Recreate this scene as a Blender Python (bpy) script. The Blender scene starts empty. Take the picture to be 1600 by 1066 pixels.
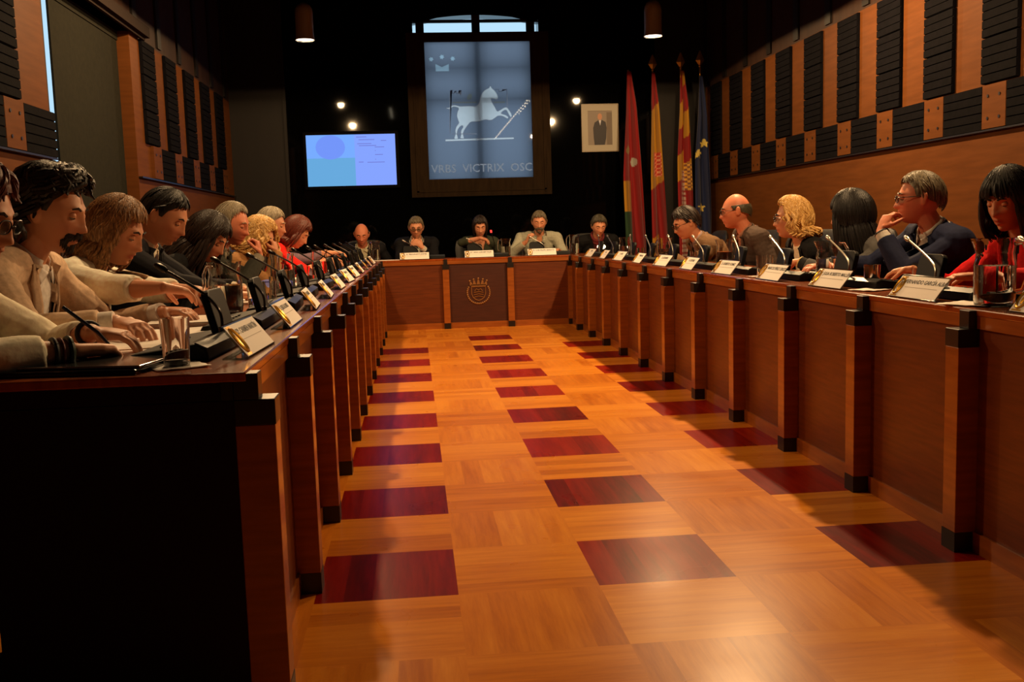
import bpy, bmesh, math, random
import numpy as np
from mathutils import Vector, Matrix, Euler
from mathutils.bvhtree import BVHTree

R = math.radians
PI = math.pi
random.seed(7)
RNG = np.random.RandomState(11)
scn = bpy.context.scene
COL = scn.collection

# ------------------------------------------------------------------ camera
S = 0.42                                   # one parquet tile in metres
FPX = 1525.0
yaw, pit, rol = 0.0962, 0.1125, -0.0304
fw = Vector((math.sin(yaw) * math.cos(pit), math.cos(yaw) * math.cos(pit), -math.sin(pit)))
rr = Vector((math.cos(yaw), -math.sin(yaw), 0))
uu = rr.cross(fw)
r2 = rr * math.cos(rol) + uu * math.sin(rol)
u2 = uu * math.cos(rol) - rr * math.sin(rol)
cd = bpy.data.cameras.new('camera')
cam = bpy.data.objects.new('camera', cd)
COL.objects.link(cam)
cd.sensor_width = 36.0
cd.lens = FPX / 1600 * 36.0
cd.clip_start = 0.05
cam.matrix_world = Matrix(((r2.x, u2.x, -fw.x, 0.7927 * S), (r2.y, u2.y, -fw.y, -7.5973 * S),
                           (r2.z, u2.z, -fw.z, 2.5189 * S), (0, 0, 0, 1)))
scn.camera = cam

# ------------------------------------------------------------------ world, exposure, lights
scn.view_settings.view_transform = 'Standard'
scn.view_settings.look = 'None'
scn.view_settings.gamma = 1.0
scn.view_settings.exposure = 0.0
scn.view_settings.use_curve_mapping = False
scn.cycles.use_denoising = True
scn.cycles.max_bounces = 10
scn.cycles.transparent_max_bounces = 16
scn.cycles.caustics_refractive = False
scn.cycles.caustics_reflective = False
scn.cycles.sample_clamp_indirect = 4.0
wd = bpy.data.worlds.new('sky')
scn.world = wd
wd.use_nodes = True
wd.node_tree.nodes['Background'].inputs[0].default_value = (0.50, 0.78, 1.0, 1)
wd.node_tree.nodes['Background'].inputs[1].default_value = 1.0

LAMP_X = (-0.69, 2.93)
LAMP_Y = (7.2, 4.35, 1.5)
LAMP_Z = 3.05
LAMP_W = 300.0
LAMP_COL = (1.0, 0.63, 0.30)
for lx in LAMP_X:
    for ly in LAMP_Y:
        l = bpy.data.lights.new('lamp_bulb_light', 'SPOT')
        l.energy = LAMP_W * (0.30 if ly > 7 else 1.15 if ly > 4 else 0.66) * (0.72 if lx < 0 else 1.25)
        l.color = LAMP_COL
        l.spot_size = R(176)
        l.spot_blend = 0.02
        l.shadow_soft_size = 0.045
        lo = bpy.data.objects.new('lamp_bulb_light', l)
        lo.location = (lx, ly, LAMP_Z - 0.012)
        COL.objects.link(lo)
# added blue spot out of the frame, source unknown, tints the left wall panels
l = bpy.data.lights.new('blue_fill_spot', 'SPOT')
l.energy = 34
l.color = (0.16, 0.24, 1.0)
l.spot_size = R(13)
l.spot_blend = 0.9
l.shadow_soft_size = 0.1
lo = bpy.data.objects.new('blue_fill_spot', l)
lo.location = (3.9, 2.2, 2.9)
lo.rotation_euler = (Vector((-1.92, 5.75, 1.8)) - Vector(lo.location)).to_track_quat('-Z', 'Y').to_euler()
COL.objects.link(lo)

# ------------------------------------------------------------------ materials
def lin(c):
    return tuple((v / 255 / 12.92) if v / 255 <= 0.04045 else ((v / 255 + 0.055) / 1.055) ** 2.4 for v in c) + (1.0,)

MATS = {}
def mat(name, col, rough=0.5, metal=0.0, spec=0.5, emit=0, ecol=None, sheen=0, coat=0, alpha=None):
    if name in MATS: return MATS[name]
    m = bpy.data.materials.new(name); m.use_nodes = True
    b = m.node_tree.nodes['Principled BSDF']
    b.inputs['Base Color'].default_value = lin(col)
    b.inputs['Roughness'].default_value = rough
    b.inputs['Metallic'].default_value = metal
    b.inputs['Specular IOR Level'].default_value = spec
    if coat: b.inputs['Coat Weight'].default_value = coat; b.inputs['Coat Roughness'].default_value = 0.08
    if sheen: b.inputs['Sheen Weight'].default_value = sheen
    if emit:
        b.inputs['Emission Color'].default_value = lin(ecol or col)
        b.inputs['Emission Strength'].default_value = emit
    MATS[name] = m
    return m

def noisy(name, c1, c2, scale=8, rough=0.6, bump=0.0, stretch=(1, 1, 1), spec=0.5, metal=0, detail=4, coat=0, bscale=None):
    if name in MATS: return MATS[name]
    m = mat(name, c1, rough, metal, spec, coat=coat)
    nt = m.node_tree; N = nt.nodes; L = nt.links
    b = N['Principled BSDF']
    tc = N.new('ShaderNodeTexCoord'); mp = N.new('ShaderNodeMapping')
    mp.inputs['Scale'].default_value = stretch
    nz = N.new('ShaderNodeTexNoise'); nz.inputs['Scale'].default_value = scale; nz.inputs['Detail'].default_value = detail
    cr = N.new('ShaderNodeValToRGB')
    cr.color_ramp.elements[0].position = 0.3; cr.color_ramp.elements[1].position = 0.7
    cr.color_ramp.elements[0].color = lin(c1); cr.color_ramp.elements[1].color = lin(c2)
    L.new(tc.outputs['Object'], mp.inputs[0]); L.new(mp.outputs[0], nz.inputs['Vector'])
    L.new(nz.outputs['Fac'], cr.inputs[0]); L.new(cr.outputs[0], b.inputs['Base Color'])
    if bump:
        bp = N.new('ShaderNodeBump'); bp.inputs['Strength'].default_value = bump; bp.inputs['Distance'].default_value = 0.01
        if bscale:
            n2 = N.new('ShaderNodeTexNoise'); n2.inputs['Scale'].default_value = bscale
            L.new(mp.outputs[0], n2.inputs['Vector']); L.new(n2.outputs['Fac'], bp.inputs['Height'])
        else:
            L.new(nz.outputs['Fac'], bp.inputs['Height'])
        L.new(bp.outputs[0], b.inputs['Normal'])
    return m

def attr_mat(name, attr, rough=0.7, bump=0.0, spec=0.3, sheen=0):
    """base colour straight from a colour attribute (flag cloth, screens)"""
    m = mat(name, (128, 128, 128), rough, 0, spec, sheen=sheen)
    N = m.node_tree.nodes; L = m.node_tree.links
    a = N.new('ShaderNodeAttribute'); a.attribute_name = attr
    L.new(a.outputs['Color'], N['Principled BSDF'].inputs['Base Color'])
    return m

# parquet: one quad per board, attributes rnd (tone), dirx (grain direction), red (bubinga tile)
def parquet():
    m = mat('parquet', (200, 120, 50), 0.22, 0, 0.10)
    nt = m.node_tree; N = nt.nodes; L = nt.links; b = N['Principled BSDF']
    geo = N.new('ShaderNodeNewGeometry'); sep = N.new('ShaderNodeSeparateXYZ'); L.new(geo.outputs['Position'], sep.inputs[0])
    ad = N.new('ShaderNodeAttribute'); ad.attribute_name = 'dirx'
    ar = N.new('ShaderNodeAttribute'); ar.attribute_name = 'rnd'
    ae = N.new('ShaderNodeAttribute'); ae.attribute_name = 'red'
    cx = N.new('ShaderNodeCombineXYZ'); cy = N.new('ShaderNodeCombineXYZ')
    def mul(src, k):
        n = N.new('ShaderNodeMath'); n.operation = 'MULTIPLY'; L.new(src, n.inputs[0]); n.inputs[1].default_value = k; return n.outputs[0]
    r20 = mul(ar.outputs['Fac'], 40)
    L.new(mul(sep.outputs[0], 3), cx.inputs[0]); L.new(mul(sep.outputs[1], 34), cx.inputs[1]); L.new(r20, cx.inputs[2])
    L.new(mul(sep.outputs[0], 34), cy.inputs[0]); L.new(mul(sep.outputs[1], 3), cy.inputs[1]); L.new(r20, cy.inputs[2])
    mv = N.new('ShaderNodeMix'); mv.data_type = 'VECTOR'
    L.new(ad.outputs['Fac'], mv.inputs['Factor']); L.new(cy.outputs[0], mv.inputs['A']); L.new(cx.outputs[0], mv.inputs['B'])
    nz = N.new('ShaderNodeTexNoise'); nz.inputs['Scale'].default_value = 1.0; nz.inputs['Detail'].default_value = 6; nz.inputs['Roughness'].default_value = 0.65
    L.new(mv.outputs['Result'], nz.inputs['Vector'])
    def ramp(a, c, e):
        r = N.new('ShaderNodeValToRGB'); el = r.color_ramp.elements
        el[0].position = 0.25; el[0].color = lin(a); el[1].position = 0.75; el[1].color = lin(e)
        x = el.new(0.5); x.color = lin(c); return r
    add = N.new('ShaderNodeMath'); add.operation = 'MULTIPLY_ADD'
    L.new(nz.outputs['Fac'], add.inputs[0]); add.inputs[1].default_value = 0.75; 
    sub = N.new('ShaderNodeMath'); sub.operation = 'MULTIPLY_ADD'; L.new(ar.outputs['Fac'], sub.inputs[0]); sub.inputs[1].default_value = 0.5; sub.inputs[2].default_value = -0.12
    L.new(sub.outputs[0], add.inputs[2])
    rl = ramp((180, 98, 26), (208, 124, 35), (226, 146, 50)); rd = ramp((84, 11, 9), (124, 18, 11), (154, 34, 16))
    L.new(add.outputs[0], rl.inputs[0]); L.new(add.outputs[0], rd.inputs[0])
    mc = N.new('ShaderNodeMix'); mc.data_type = 'RGBA'
    L.new(ae.outputs['Fac'], mc.inputs['Factor']); L.new(rl.outputs[0], mc.inputs['A']); L.new(rd.outputs[0], mc.inputs['B'])
    L.new(mc.outputs['Result'], b.inputs['Base Color'])
    n2 = N.new('ShaderNodeTexNoise'); n2.inputs['Scale'].default_value = 3.0
    rr_ = N.new('ShaderNodeMapRange'); rr_.inputs['To Min'].default_value = 0.22; rr_.inputs['To Max'].default_value = 0.36
    L.new(geo.outputs['Position'], n2.inputs['Vector']); L.new(n2.outputs['Fac'], rr_.inputs[0]); L.new(rr_.outputs[0], b.inputs['Roughness'])
    return m

def glass_mat(name, col=(255, 255, 255), rough=0.0, ior=1.45):
    if name in MATS: return MATS[name]
    m = bpy.data.materials.new(name); m.use_nodes = True
    N = m.node_tree.nodes; L = m.node_tree.links; N.clear()
    o = N.new('ShaderNodeOutputMaterial')
    g = N.new('ShaderNodeBsdfGlass'); g.inputs['Color'].default_value = lin(col); g.inputs['Roughness'].default_value = rough; g.inputs['IOR'].default_value = ior
    L.new(g.outputs[0], o.inputs[0]); MATS[name] = m
    return m

def thin_glass(name, tint=(235, 240, 240), gloss=0.12):
    if name in MATS: return MATS[name]
    m = bpy.data.materials.new(name); m.use_nodes = True
    N = m.node_tree.nodes; L = m.node_tree.links; N.clear()
    o = N.new('ShaderNodeOutputMaterial'); t = N.new('ShaderNodeBsdfTransparent'); t.inputs[0].default_value = lin(tint)
    g = N.new('ShaderNodeBsdfGlossy'); g.inputs['Roughness'].default_value = 0.04
    lw = N.new('ShaderNodeLayerWeight'); lw.inputs[0].default_value = 0.35
    mr = N.new('ShaderNodeMapRange'); mr.inputs['To Min'].default_value = gloss * 0.5; mr.inputs['To Max'].default_value = min(1, gloss * 6)
    L.new(lw.outputs['Facing'], mr.inputs[0])
    mx = N.new('ShaderNodeMixShader'); L.new(mr.outputs[0], mx.inputs[0]); L.new(t.outputs[0], mx.inputs[1]); L.new(g.outputs[0], mx.inputs[2]); L.new(mx.outputs[0], o.inputs[0])
    MATS[name] = m
    return m

def trans_mat(name, col, gloss=0.045, rough=0.02):
    """frosted back-lit sheet: translucent with a polished face"""
    m = bpy.data.materials.new(name); m.use_nodes = True
    N = m.node_tree.nodes; L = m.node_tree.links; N.clear()
    o = N.new('ShaderNodeOutputMaterial'); t = N.new('ShaderNodeBsdfTranslucent'); t.inputs[0].default_value = col
    g = N.new('ShaderNodeBsdfGlossy'); g.inputs['Roughness'].default_value = rough
    mx = N.new('ShaderNodeMixShader'); mx.inputs[0].default_value = gloss
    L.new(t.outputs[0], mx.inputs[1]); L.new(g.outputs[0], mx.inputs[2]); L.new(mx.outputs[0], o.inputs[0])
    MATS[name] = m
    return m

def emis(name, col, strength):
    if name in MATS: return MATS[name]
    m = bpy.data.materials.new(name); m.use_nodes = True
    N = m.node_tree.nodes; L = m.node_tree.links; N.clear()
    o = N.new('ShaderNodeOutputMaterial'); e = N.new('ShaderNodeEmission'); e.inputs[0].default_value = lin(col); e.inputs[1].default_value = strength
    L.new(e.outputs[0], o.inputs[0]); MATS[name] = m
    return m

M_FLOOR = parquet()
M_DESK = noisy('desk_wood', (138, 74, 26), (168, 94, 36), 5, 0.28, 0, (1, 1, 9), coat=0.3)
M_TOP = noisy('desk_top_wood', (140, 62, 20), (166, 82, 30), 5, 0.2, 0, (9, 1, 1), coat=0.5)
M_PANEL = noisy('desk_panel_wood', (92, 42, 15), (116, 56, 21), 5, 0.35, 0, (1, 1, 14))
M_CREST = noisy('crest_panel_wood', (62, 30, 22), (78, 38, 26), 5, 0.4, 0, (1, 1, 14))
M_BLOCK = mat('black_block', (20, 16, 14), 0.35)
M_WALLW = noisy('wall_wood', (80, 45, 18), (92, 53, 23), 3, 0.6, 0, (1, 1, 10), spec=0.06)
M_WALLD = noisy('wall_wood_dark', (40, 26, 19), (52, 34, 24), 3, 0.7, 0, (6, 6, 1), spec=0.2)
M_SLAT = noisy('slotted_panel_grey', (9, 9, 12), (14, 13, 17), 20, 0.9, 0.2, spec=0.04)
M_BLACKW = mat('black_gloss_wall', (3, 3, 3), 0.04, 0, 0.12)
M_BROWNW = noisy('dark_brown_wall', (12, 8, 6), (18, 12, 8), 3, 0.6, 0, (8, 8, 1), spec=0.3)
M_CEIL = mat('ceiling_dark', (34, 26, 22), 0.9, 0, 0.1)
M_FRAME = noisy('window_frame_wood', (34, 25, 16), (44, 33, 21), 4, 0.8, 0, (8, 8, 1), spec=0.05)
M_BLIND = noisy('dark_blind', (26, 26, 20), (32, 31, 24), 30, 0.95, 0.0, spec=0.1)
M_LEATHER = noisy('black_leather', (14, 13, 13), (20, 18, 17), 30, 0.42, 0.15)
M_PLASTIC = mat('black_plastic', (8, 8, 8), 0.5, 0, 0.2)
M_PLASTIC2 = mat('grey_plastic_edge', (60, 62, 62), 0.35)
M_SCREENB = mat('dark_screen', (8, 9, 10), 0.12)
M_SILVER = mat('brushed_silver', (190, 185, 172), 0.3, 1.0)
M_CHROME = mat('chrome', (200, 200, 205), 0.12, 1.0)
M_DKMETAL = mat('dark_metal', (50, 46, 44), 0.3, 1.0)
M_GOLD = mat('gold', (214, 160, 58), 0.3, 0.9)
M_BRASS = mat('brass_finial', (190, 170, 100), 0.3, 0.8)
M_GLASS = glass_mat('clear_glass')
M_WATER = glass_mat('water', (250, 252, 252), 0.0, 1.33)
M_JUICE = mat('orange_juice', (235, 120, 30), 0.2)
M_ACRYL = thin_glass('acrylic', (225, 230, 225), 0.1)
M_CARD = mat('white_card', (252, 246, 240), 0.7)
M_PAPER = mat('paper', (252, 244, 234), 0.8)
M_PAPER2 = mat('pale_green_paper', (214, 220, 150), 0.8)
M_INK = mat('black_ink', (24, 20, 20), 0.6)
M_INKG = mat('grey_ink', (150, 136, 126), 0.6)
M_BLUE = mat('blue_plastic', (28, 84, 130), 0.4)
M_BLUE2 = mat('blue_fabric', (30, 38, 140), 0.7)
M_REDP = mat('red_plastic', (190, 24, 24), 0.4)
M_LAMPB = mat('lamp_body', (150, 146, 140), 0.4, 0.4)
M_LAMPE = emis('lamp_glow', (255, 236, 214), 7.0)
M_BULB = emis('small_bulb_glow', (255, 236, 200), 22.0)

# ------------------------------------------------------------------ mesh helpers
class MB:
    def __init__(s): s.v = []; s.f = []; s.m = []
    def add(s, v, f, mi=0):
        o = len(s.v); s.v += [tuple(p) for p in v]; s.f += [tuple(i + o for i in q) for q in f]; s.m += [mi] * len(f)
        return s
    def box(s, a, b, mi=0, bev=0):
        x0, y0, z0 = [min(a[i], b[i]) for i in range(3)]; x1, y1, z1 = [max(a[i], b[i]) for i in range(3)]
        if bev:
            e = min(bev, (x1 - x0) * .45, (y1 - y0) * .45, (z1 - z0) * .45)
            bm = bmesh.new(); bmesh.ops.create_cube(bm, size=1.0)
            for v in bm.verts: v.co = Vector(((x0 + x1) / 2 + v.co.x * (x1 - x0), (y0 + y1) / 2 + v.co.y * (y1 - y0), (z0 + z1) / 2 + v.co.z * (z1 - z0)))
            bmesh.ops.bevel(bm, geom=list(bm.edges), offset=e, segments=2, affect='EDGES', profile=0.5)
            bm.verts.ensure_lookup_table()
            r = s.add([v.co[:] for v in bm.verts], [[v.index for v in f.verts] for f in bm.faces], mi); bm.free(); return r
        v = [(x0, y0, z0), (x1, y0, z0), (x1, y1, z0), (x0, y1, z0), (x0, y0, z1), (x1, y0, z1), (x1, y1, z1), (x0, y1, z1)]
        return s.add(v, [(0, 3, 2, 1), (4, 5, 6, 7), (0, 1, 5, 4), (1, 2, 6, 5), (2, 3, 7, 6), (3, 0, 4, 7)], mi)
    def tube(s, pts, rad, n=8, mi=0, cap=True, flat=1.0):
        pts = [Vector(p) for p in pts]
        if not hasattr(rad, '__len__'): rad = [rad] * len(pts)
        v = []; prev = None
        for i, p in enumerate(pts):
            t = (pts[min(i + 1, len(pts) - 1)] - pts[max(i - 1, 0)])
            t = t.normalized() if t.length > 1e-9 else Vector((0, 0, 1))
            if prev is None:
                a = Vector((0, 0, 1)) if abs(t.z) < 0.9 else Vector((1, 0, 0))
                prev = (a - t * a.dot(t)).normalized()
            prev = prev - t * prev.dot(t)
            prev = prev.normalized() if prev.length > 1e-6 else Vector((1, 0, 0))
            q = t.cross(prev)
            for k in range(n):
                a = 2 * PI * k / n
                v.append(p + prev * (math.cos(a) * rad[i] * flat) + q * (math.sin(a) * rad[i]))
        f = [(i * n + k, i * n + (k + 1) % n, (i + 1) * n + (k + 1) % n, (i + 1) * n + k) for i in range(len(pts) - 1) for k in range(n)]
        if cap: f += [tuple(range(n - 1, -1, -1)), tuple((len(pts) - 1) * n + k for k in range(n))]
        return s.add(v, f, mi)
    def lathe(s, prof, n=24, c=(0, 0, 0), mi=0, sx=1, sy=1, cap=True):
        v = []; 
        for r, z in prof:
            for k in range(n):
                a = 2 * PI * k / n; v.append((c[0] + r * sx * math.cos(a), c[1] + r * sy * math.sin(a), c[2] + z))
        f = [(i * n + k, i * n + (k + 1) % n, (i + 1) * n + (k + 1) % n, (i + 1) * n + k) for i in range(len(prof) - 1) for k in range(n)]
        if cap:
            if prof[0][0] > 1e-5: f.append(tuple(range(n - 1, -1, -1)))
            if prof[-1][0] > 1e-5: f.append(tuple((len(prof) - 1) * n + k for k in range(n)))
        return s.add(v, f, mi)
    def ball(s, c, r, n=12, m=8, mi=0, rot=None):
        if not hasattr(r, '__len__'): r = (r, r, r)
        v = []; f = []
        for i in range(m + 1):
            th = PI * i / m
            for k in range(n):
                a = 2 * PI * k / n
                p = Vector((r[0] * math.sin(th) * math.cos(a), r[1] * math.sin(th) * math.sin(a), r[2] * math.cos(th)))
                if rot: p = rot @ p
                v.append(p + Vector(c))
        f = [(i * n + k, (i + 1) * n + k, (i + 1) * n + (k + 1) % n, i * n + (k + 1) % n) for i in range(m) for k in range(n)]
        return s.add(v, f, mi)
    def prism(s, poly, z0, z1, mi=0, axis='z', mtx=None):
        n = len(poly); v = []
        for z in (z0, z1):
            for x, y in poly:
                p = {'z': (x, y, z), 'y': (x, z, y), 'x': (z, x, y)}[axis]
                v.append(mtx @ Vector(p) if mtx else p)
        f = [tuple(range(n - 1, -1, -1)), tuple(range(n, 2 * n))] + [(k, (k + 1) % n, n + (k + 1) % n, n + k) for k in range(n)]
        return s.add(v, f, mi)
    def xf(s, M):
        s.v = [tuple(M @ Vector(p)) for p in s.v]; return s
    def build(s, name, m, parent=None, smooth=False, loc=None, rot=None, fix=True):
        me = bpy.data.meshes.new(name); me.from_pydata(s.v, [], s.f); 
        ms = m if isinstance(m, (list, tuple)) else [m]
        for x in ms: me.materials.append(x)
        if len(ms) > 1: me.polygons.foreach_set('material_index', s.m)
        if fix:
            bm = bmesh.new(); bm.from_mesh(me); bmesh.ops.remove_doubles(bm, verts=bm.verts, dist=1e-6)
            bmesh.ops.recalc_face_normals(bm, faces=bm.faces); bm.to_mesh(me); bm.free()
        if smooth:
            me.polygons.foreach_set('use_smooth', [True] * len(me.polygons))
            try: me.set_sharp_from_angle(angle=R(40))
            except Exception: pass
        me.update()
        return link(name, me, parent, loc, rot)

def link(name, data, parent=None, loc=None, rot=None):
    o = bpy.data.objects.new(name, data); COL.objects.link(o)
    if parent: o.parent = parent
    if loc: o.location = loc
    if rot: o.rotation_euler = rot
    return o

def thing(name, label, cat, loc=(0, 0, 0), rz=0, group=None, parent=None):
    o = bpy.data.objects.new(name, None); COL.objects.link(o); o.empty_display_size = 0.1
    o.location = loc; o.rotation_euler = (0, 0, rz)
    return tag(o, label, cat, group)

def tag(o, label, cat, group=None):
    o['label'] = label; o['category'] = cat
    if group: o['group'] = group
    return o

def struct(o, kind='structure'):
    o['kind'] = kind; return o

def dup(root, loc, rz, label, group=None):
    r = root.copy(); COL.objects.link(r); r.location = loc; r.rotation_euler = (0, 0, rz); r['label'] = label
    if group: r['group'] = group
    for ch in list(root.children):
        c = ch.copy(); COL.objects.link(c); c.parent = r
        for g in ch.children:
            d = g.copy(); COL.objects.link(d); d.parent = c
    return r

def text(s, size, m, parent, mtx, name='lettering', align='CENTER', ext=0.0004, bold=0.0):
    cu = bpy.data.curves.new(name, 'FONT'); cu.body = s; cu.size = size; cu.align_x = align; cu.align_y = 'CENTER'
    cu.extrude = ext; cu.offset = bold; cu.resolution_u = 2
    tmp = bpy.data.objects.new('tmp', cu); COL.objects.link(tmp)
    me = bpy.data.meshes.new_from_object(tmp.evaluated_get(bpy.context.evaluated_depsgraph_get()))
    bpy.data.objects.remove(tmp); me.name = name; me.materials.clear(); me.materials.append(m)
    o = bpy.data.objects.new(name, me); COL.objects.link(o); o.parent = parent; o.matrix_local = mtx
    return o

# ------------------------------------------------------------------ room
ZC = 4.3
XL, XR, YB, YF = -1.92, 4.26, 9.66, -12.0
# floor: boards
def build_floor():
    v = []; f = []; rnd = []; dx = []; rd = []
    i0, i1 = -6, 11; j0, j1 = -30, 24
    for i in range(i0, i1):
        for j in range(j0, j1):
            alongx = (i + j) % 2 == 0
            isred = (not alongx) and i in (0, 2, 4) and j % 2 != 0 and -1 <= j <= (15 if i == 2 else 13)
            n = 5
            base = RNG.rand() * 0.45
            for b in range(n):
                t = base + RNG.rand() * 0.55
                a0, a1 = b / n, (b + 1) / n
                if alongx: q = [(i, j + a0), (i + 1, j + a0), (i + 1, j + a1), (i, j + a1)]
                else: q = [(i + a0, j), (i + a1, j), (i + a1, j + 1), (i + a0, j + 1)]
                o = len(v); v += [(x * S, y * S, 0) for x, y in q]; f.append((o, o + 1, o + 2, o + 3))
                rnd.append(t); dx.append(1.0 if alongx else 0.0); rd.append(1.0 if isred else 0.0)
    me = bpy.data.meshes.new('floor'); me.from_pydata(v, [], f); me.materials.append(M_FLOOR)
    for nm, arr in (('rnd', rnd), ('dirx', dx), ('red', rd)):
        at = me.attributes.new(nm, 'FLOAT', 'FACE'); at.data.foreach_set('value', arr)
    return struct(link('floor', me))
build_floor()
struct(MB().box((XL - .4, YF, ZC), (XR + .2, YB + .5, ZC + .1)).build('ceiling', M_CEIL))
struct(MB().box((XL - .4, YF - .1, 0), (XR + .2, YF, ZC)).build('wall_front', M_WALLD))

def slotpanel(mb, x, side, y0, y1, z0, z1, n=5):
    """slotted acoustic board: slats in front of a thin backing; side=+1 faces +x"""
    mb.box((x, y0, z0), (x + side * 0.022, y1, z1))
    h = (z1 - z0) / n
    for k in range(n):
        mb.box((x, y0 + .002, z0 + k * h + .004), (x + side * 0.03, y1 - .002, z0 + (k + 1) * h - .004))

def wall_side(name, xw, side, ztop_low, zr, per, ydark, ycol, segs, ylim):
    """wood wall, bottom frieze row, stacked columns, darker field above"""
    w = MB()
    for a, b in segs: w.box((xw, a, 0), (xw - side * 0.2, b, ztop_low))
    root = struct(w.build(name, M_WALLW))
    bk = MB(); bk.box((xw, YF, 0), (xw - side * 0.2, -1.8, ztop_low)); struct(bk.build(name + '_back', M_WALLD))  # unseen stretch behind the camera, darkened to cut bounce light
    z0, z1, z2, z3, z4 = zr
    def ok(a, b): return any(a >= s0 - .03 and b <= s1 + .03 for s0, s1 in segs) and ylim[0] <= a and b <= ylim[1]
    for n in range(-16, 20):
        a, b = ydark + per * n, ydark + per * n + per * 0.64
        if ok(a, b):
            m = MB(); slotpanel(m, xw, side, a, b, z0, z1); m.build('slotted_panel', M_SLAT, root)
        a2, b2 = b, b + per * 0.36
        if ok(a2, b2):
            m = MB(); m.box((xw, a2 + .004, z0 + .006), (xw + side * 0.03, b2 - .004, z1)); 
            pnl = m.build('dotted_panel', M_WALLW, root)
            d = MB()
            for fy in (.26, .74):
                for fz in (.25, .75):
                    c = (xw + side * 0.031, a2 + (b2 - a2) * fy, z0 + (z1 - z0) * fz)
                    d.tube([c, (c[0] + side * .004, c[1], c[2])], 0.011, 8)
            d.build('peg', M_BLOCK, pnl)
        a3, b3 = ycol + per * n, ycol + per * n + per * 0.52
        if ok(a3, b3):
            for q0, q1 in ((z1 + .012, z2), (z2 + .007, z3), (z3 + .007, z4)):
                m = MB(); slotpanel(m, xw, side, a3, b3, q0, q1); m.build('slotted_panel', M_SLAT, root)
    m = MB()
    for a, b in segs: m.box((xw, max(a, ylim[0]), z0 - .012), (xw + side * .034, min(b, ylim[1]), z0))
    m.build('ledge', M_BLOCK, root)
    u = MB(); u.box((xw, YF, ztop_low), (xw - side * 0.2, YB, ZC))
    up = struct(u.build('wall_' + ('upper_right' if side < 0 else 'upper_left'), M_WALLD))
    st = MB()
    for n in range(-6, 14):
        a = ycol + per * n + per * 0.75
        if a < YB - .1: st.box((xw, a, ztop_low + .02), (xw + side * .02, a + per * .16, ZC - .3))
    st.build('upright_strip', M_BROWNW, up)
    return root

wall_side('wall_right', XR - .02, -1, 2.85, (1.64, 1.935, 2.245, 2.54, 2.838), 0.763, 3.232, 2.857, [(-1.8, YB)], (-1.5, YB))
wall_side('wall_left', XL, 1, 2.775, (1.60, 1.885, 2.175, 2.47, 2.765), 0.785, 5.20, 5.56, [(-1.8, 3.33), (5.28, YB)], (1.0, YB - .05))
# blinded window bay in the left wall
b = MB(); b.box((XL - .10, 3.2, 0), (XL - .2, 3.64, 2.8)); b.box((XL - .1, 3.6, 0), (XL - .2, 3.9, 1.3))
struct(b.build('slit_blocker', M_WALLD))  # hidden boxes added to block sky light and narrow the slit
b = MB(); b.box((XL - .10, 3.765, 0.02), (XL - .115, 5.28, 2.775)); b.box((XL - .09, 3.765, 2.70), (XL - .13, 5.28, 2.77))
bl = tag(b.build('window_blind', M_BLIND), 'dark olive roller blind closing the left wall window bay', 'blind')
b = MB(); b.box((XL + .09, 3.2, 2.775), (XL - .15, 5.6, 2.86)); b.box((XL + .05, 3.2, 2.755), (XL + .03, 5.6, 2.775))
struct(b.build('trim_1', M_CEIL))
# back wall with the window opening (x .42..2.03, z 1.6..3.8, flat arch)
WX0, WX1, WZ0, WZ1 = .42, 2.035, 1.62, 3.74
m = MB()
m.box((-1.23, YB, 0), (WX0, YB + .25, ZC)); m.box((WX1, YB, 0), (3.56, YB + .25, ZC)); m.box((WX0, YB, 0), (WX1, YB + .25, WZ0))
arch = [(WX0, ZC), (WX0, WZ1)] + [(WX0 + (WX1 - WX0) * t / 16, WZ1 + .075 * math.sin(PI * t / 16)) for t in range(1, 16)] + [(WX1, WZ1), (WX1, ZC)]
for k in range(1, len(arch) - 2):
    (xa, za), (xb, zb) = arch[k], arch[k + 1]
    m.add([(xa, YB, za), (xb, YB, zb), (xb, YB, ZC), (xa, YB, ZC), (xa, YB + .25, za), (xb, YB + .25, zb), (xb, YB + .25, ZC), (xa, YB + .25, ZC)],
          [(0, 1, 2, 3), (4, 7, 6, 5), (0, 4, 5, 1), (3, 2, 6, 7), (0, 3, 7, 4), (1, 5, 6, 2)])
struct(m.build('wall_back', M_BLACKW))
m = MB(); m.box((XL - .3, YB - .0, 0), (-1.23, YB + .25, ZC)); m.box((-1.25, YB - .035, 0), (-1.215, YB, ZC))
struct(m.build('wall_back_left', M_BROWNW))
m = MB(); m.box((3.56, YB, 0), (XR + .2, YB + .25, ZC))
struct(m.build('wall_back_right', M_BROWNW))

# ------------------------------------------------------------------ window with the printed glass panel
def curve_fill(name, loops, m, parent, y, ext=0.0015):
    cu = bpy.data.curves.new(name, 'CURVE'); cu.dimensions = '2D'; cu.fill_mode = 'BOTH'; cu.extrude = ext
    for lp in loops:
        sp = cu.splines.new('POLY'); sp.points.add(len(lp) - 1)
        for p, (x, z) in zip(sp.points, lp): p.co = (x, z, 0, 1)
        sp.use_cyclic_u = True
    cu.materials.append(m)
    o = bpy.data.objects.new(name, cu); COL.objects.link(o)
    o.rotation_euler = (PI / 2, 0, 0); o.location = (0, y, 0)
    o.parent = parent
    return o

def smooth_loop(pts, k=3):
    for _ in range(k - 1):
        q = []
        for i in range(len(pts)):
            a, b_ = pts[i], pts[(i + 1) % len(pts)]
            q += [(a[0] * .75 + b_[0] * .25, a[1] * .75 + b_[1] * .25), (a[0] * .25 + b_[0] * .75, a[1] * .25 + b_[1] * .75)]
        pts = q
    return pts

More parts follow.
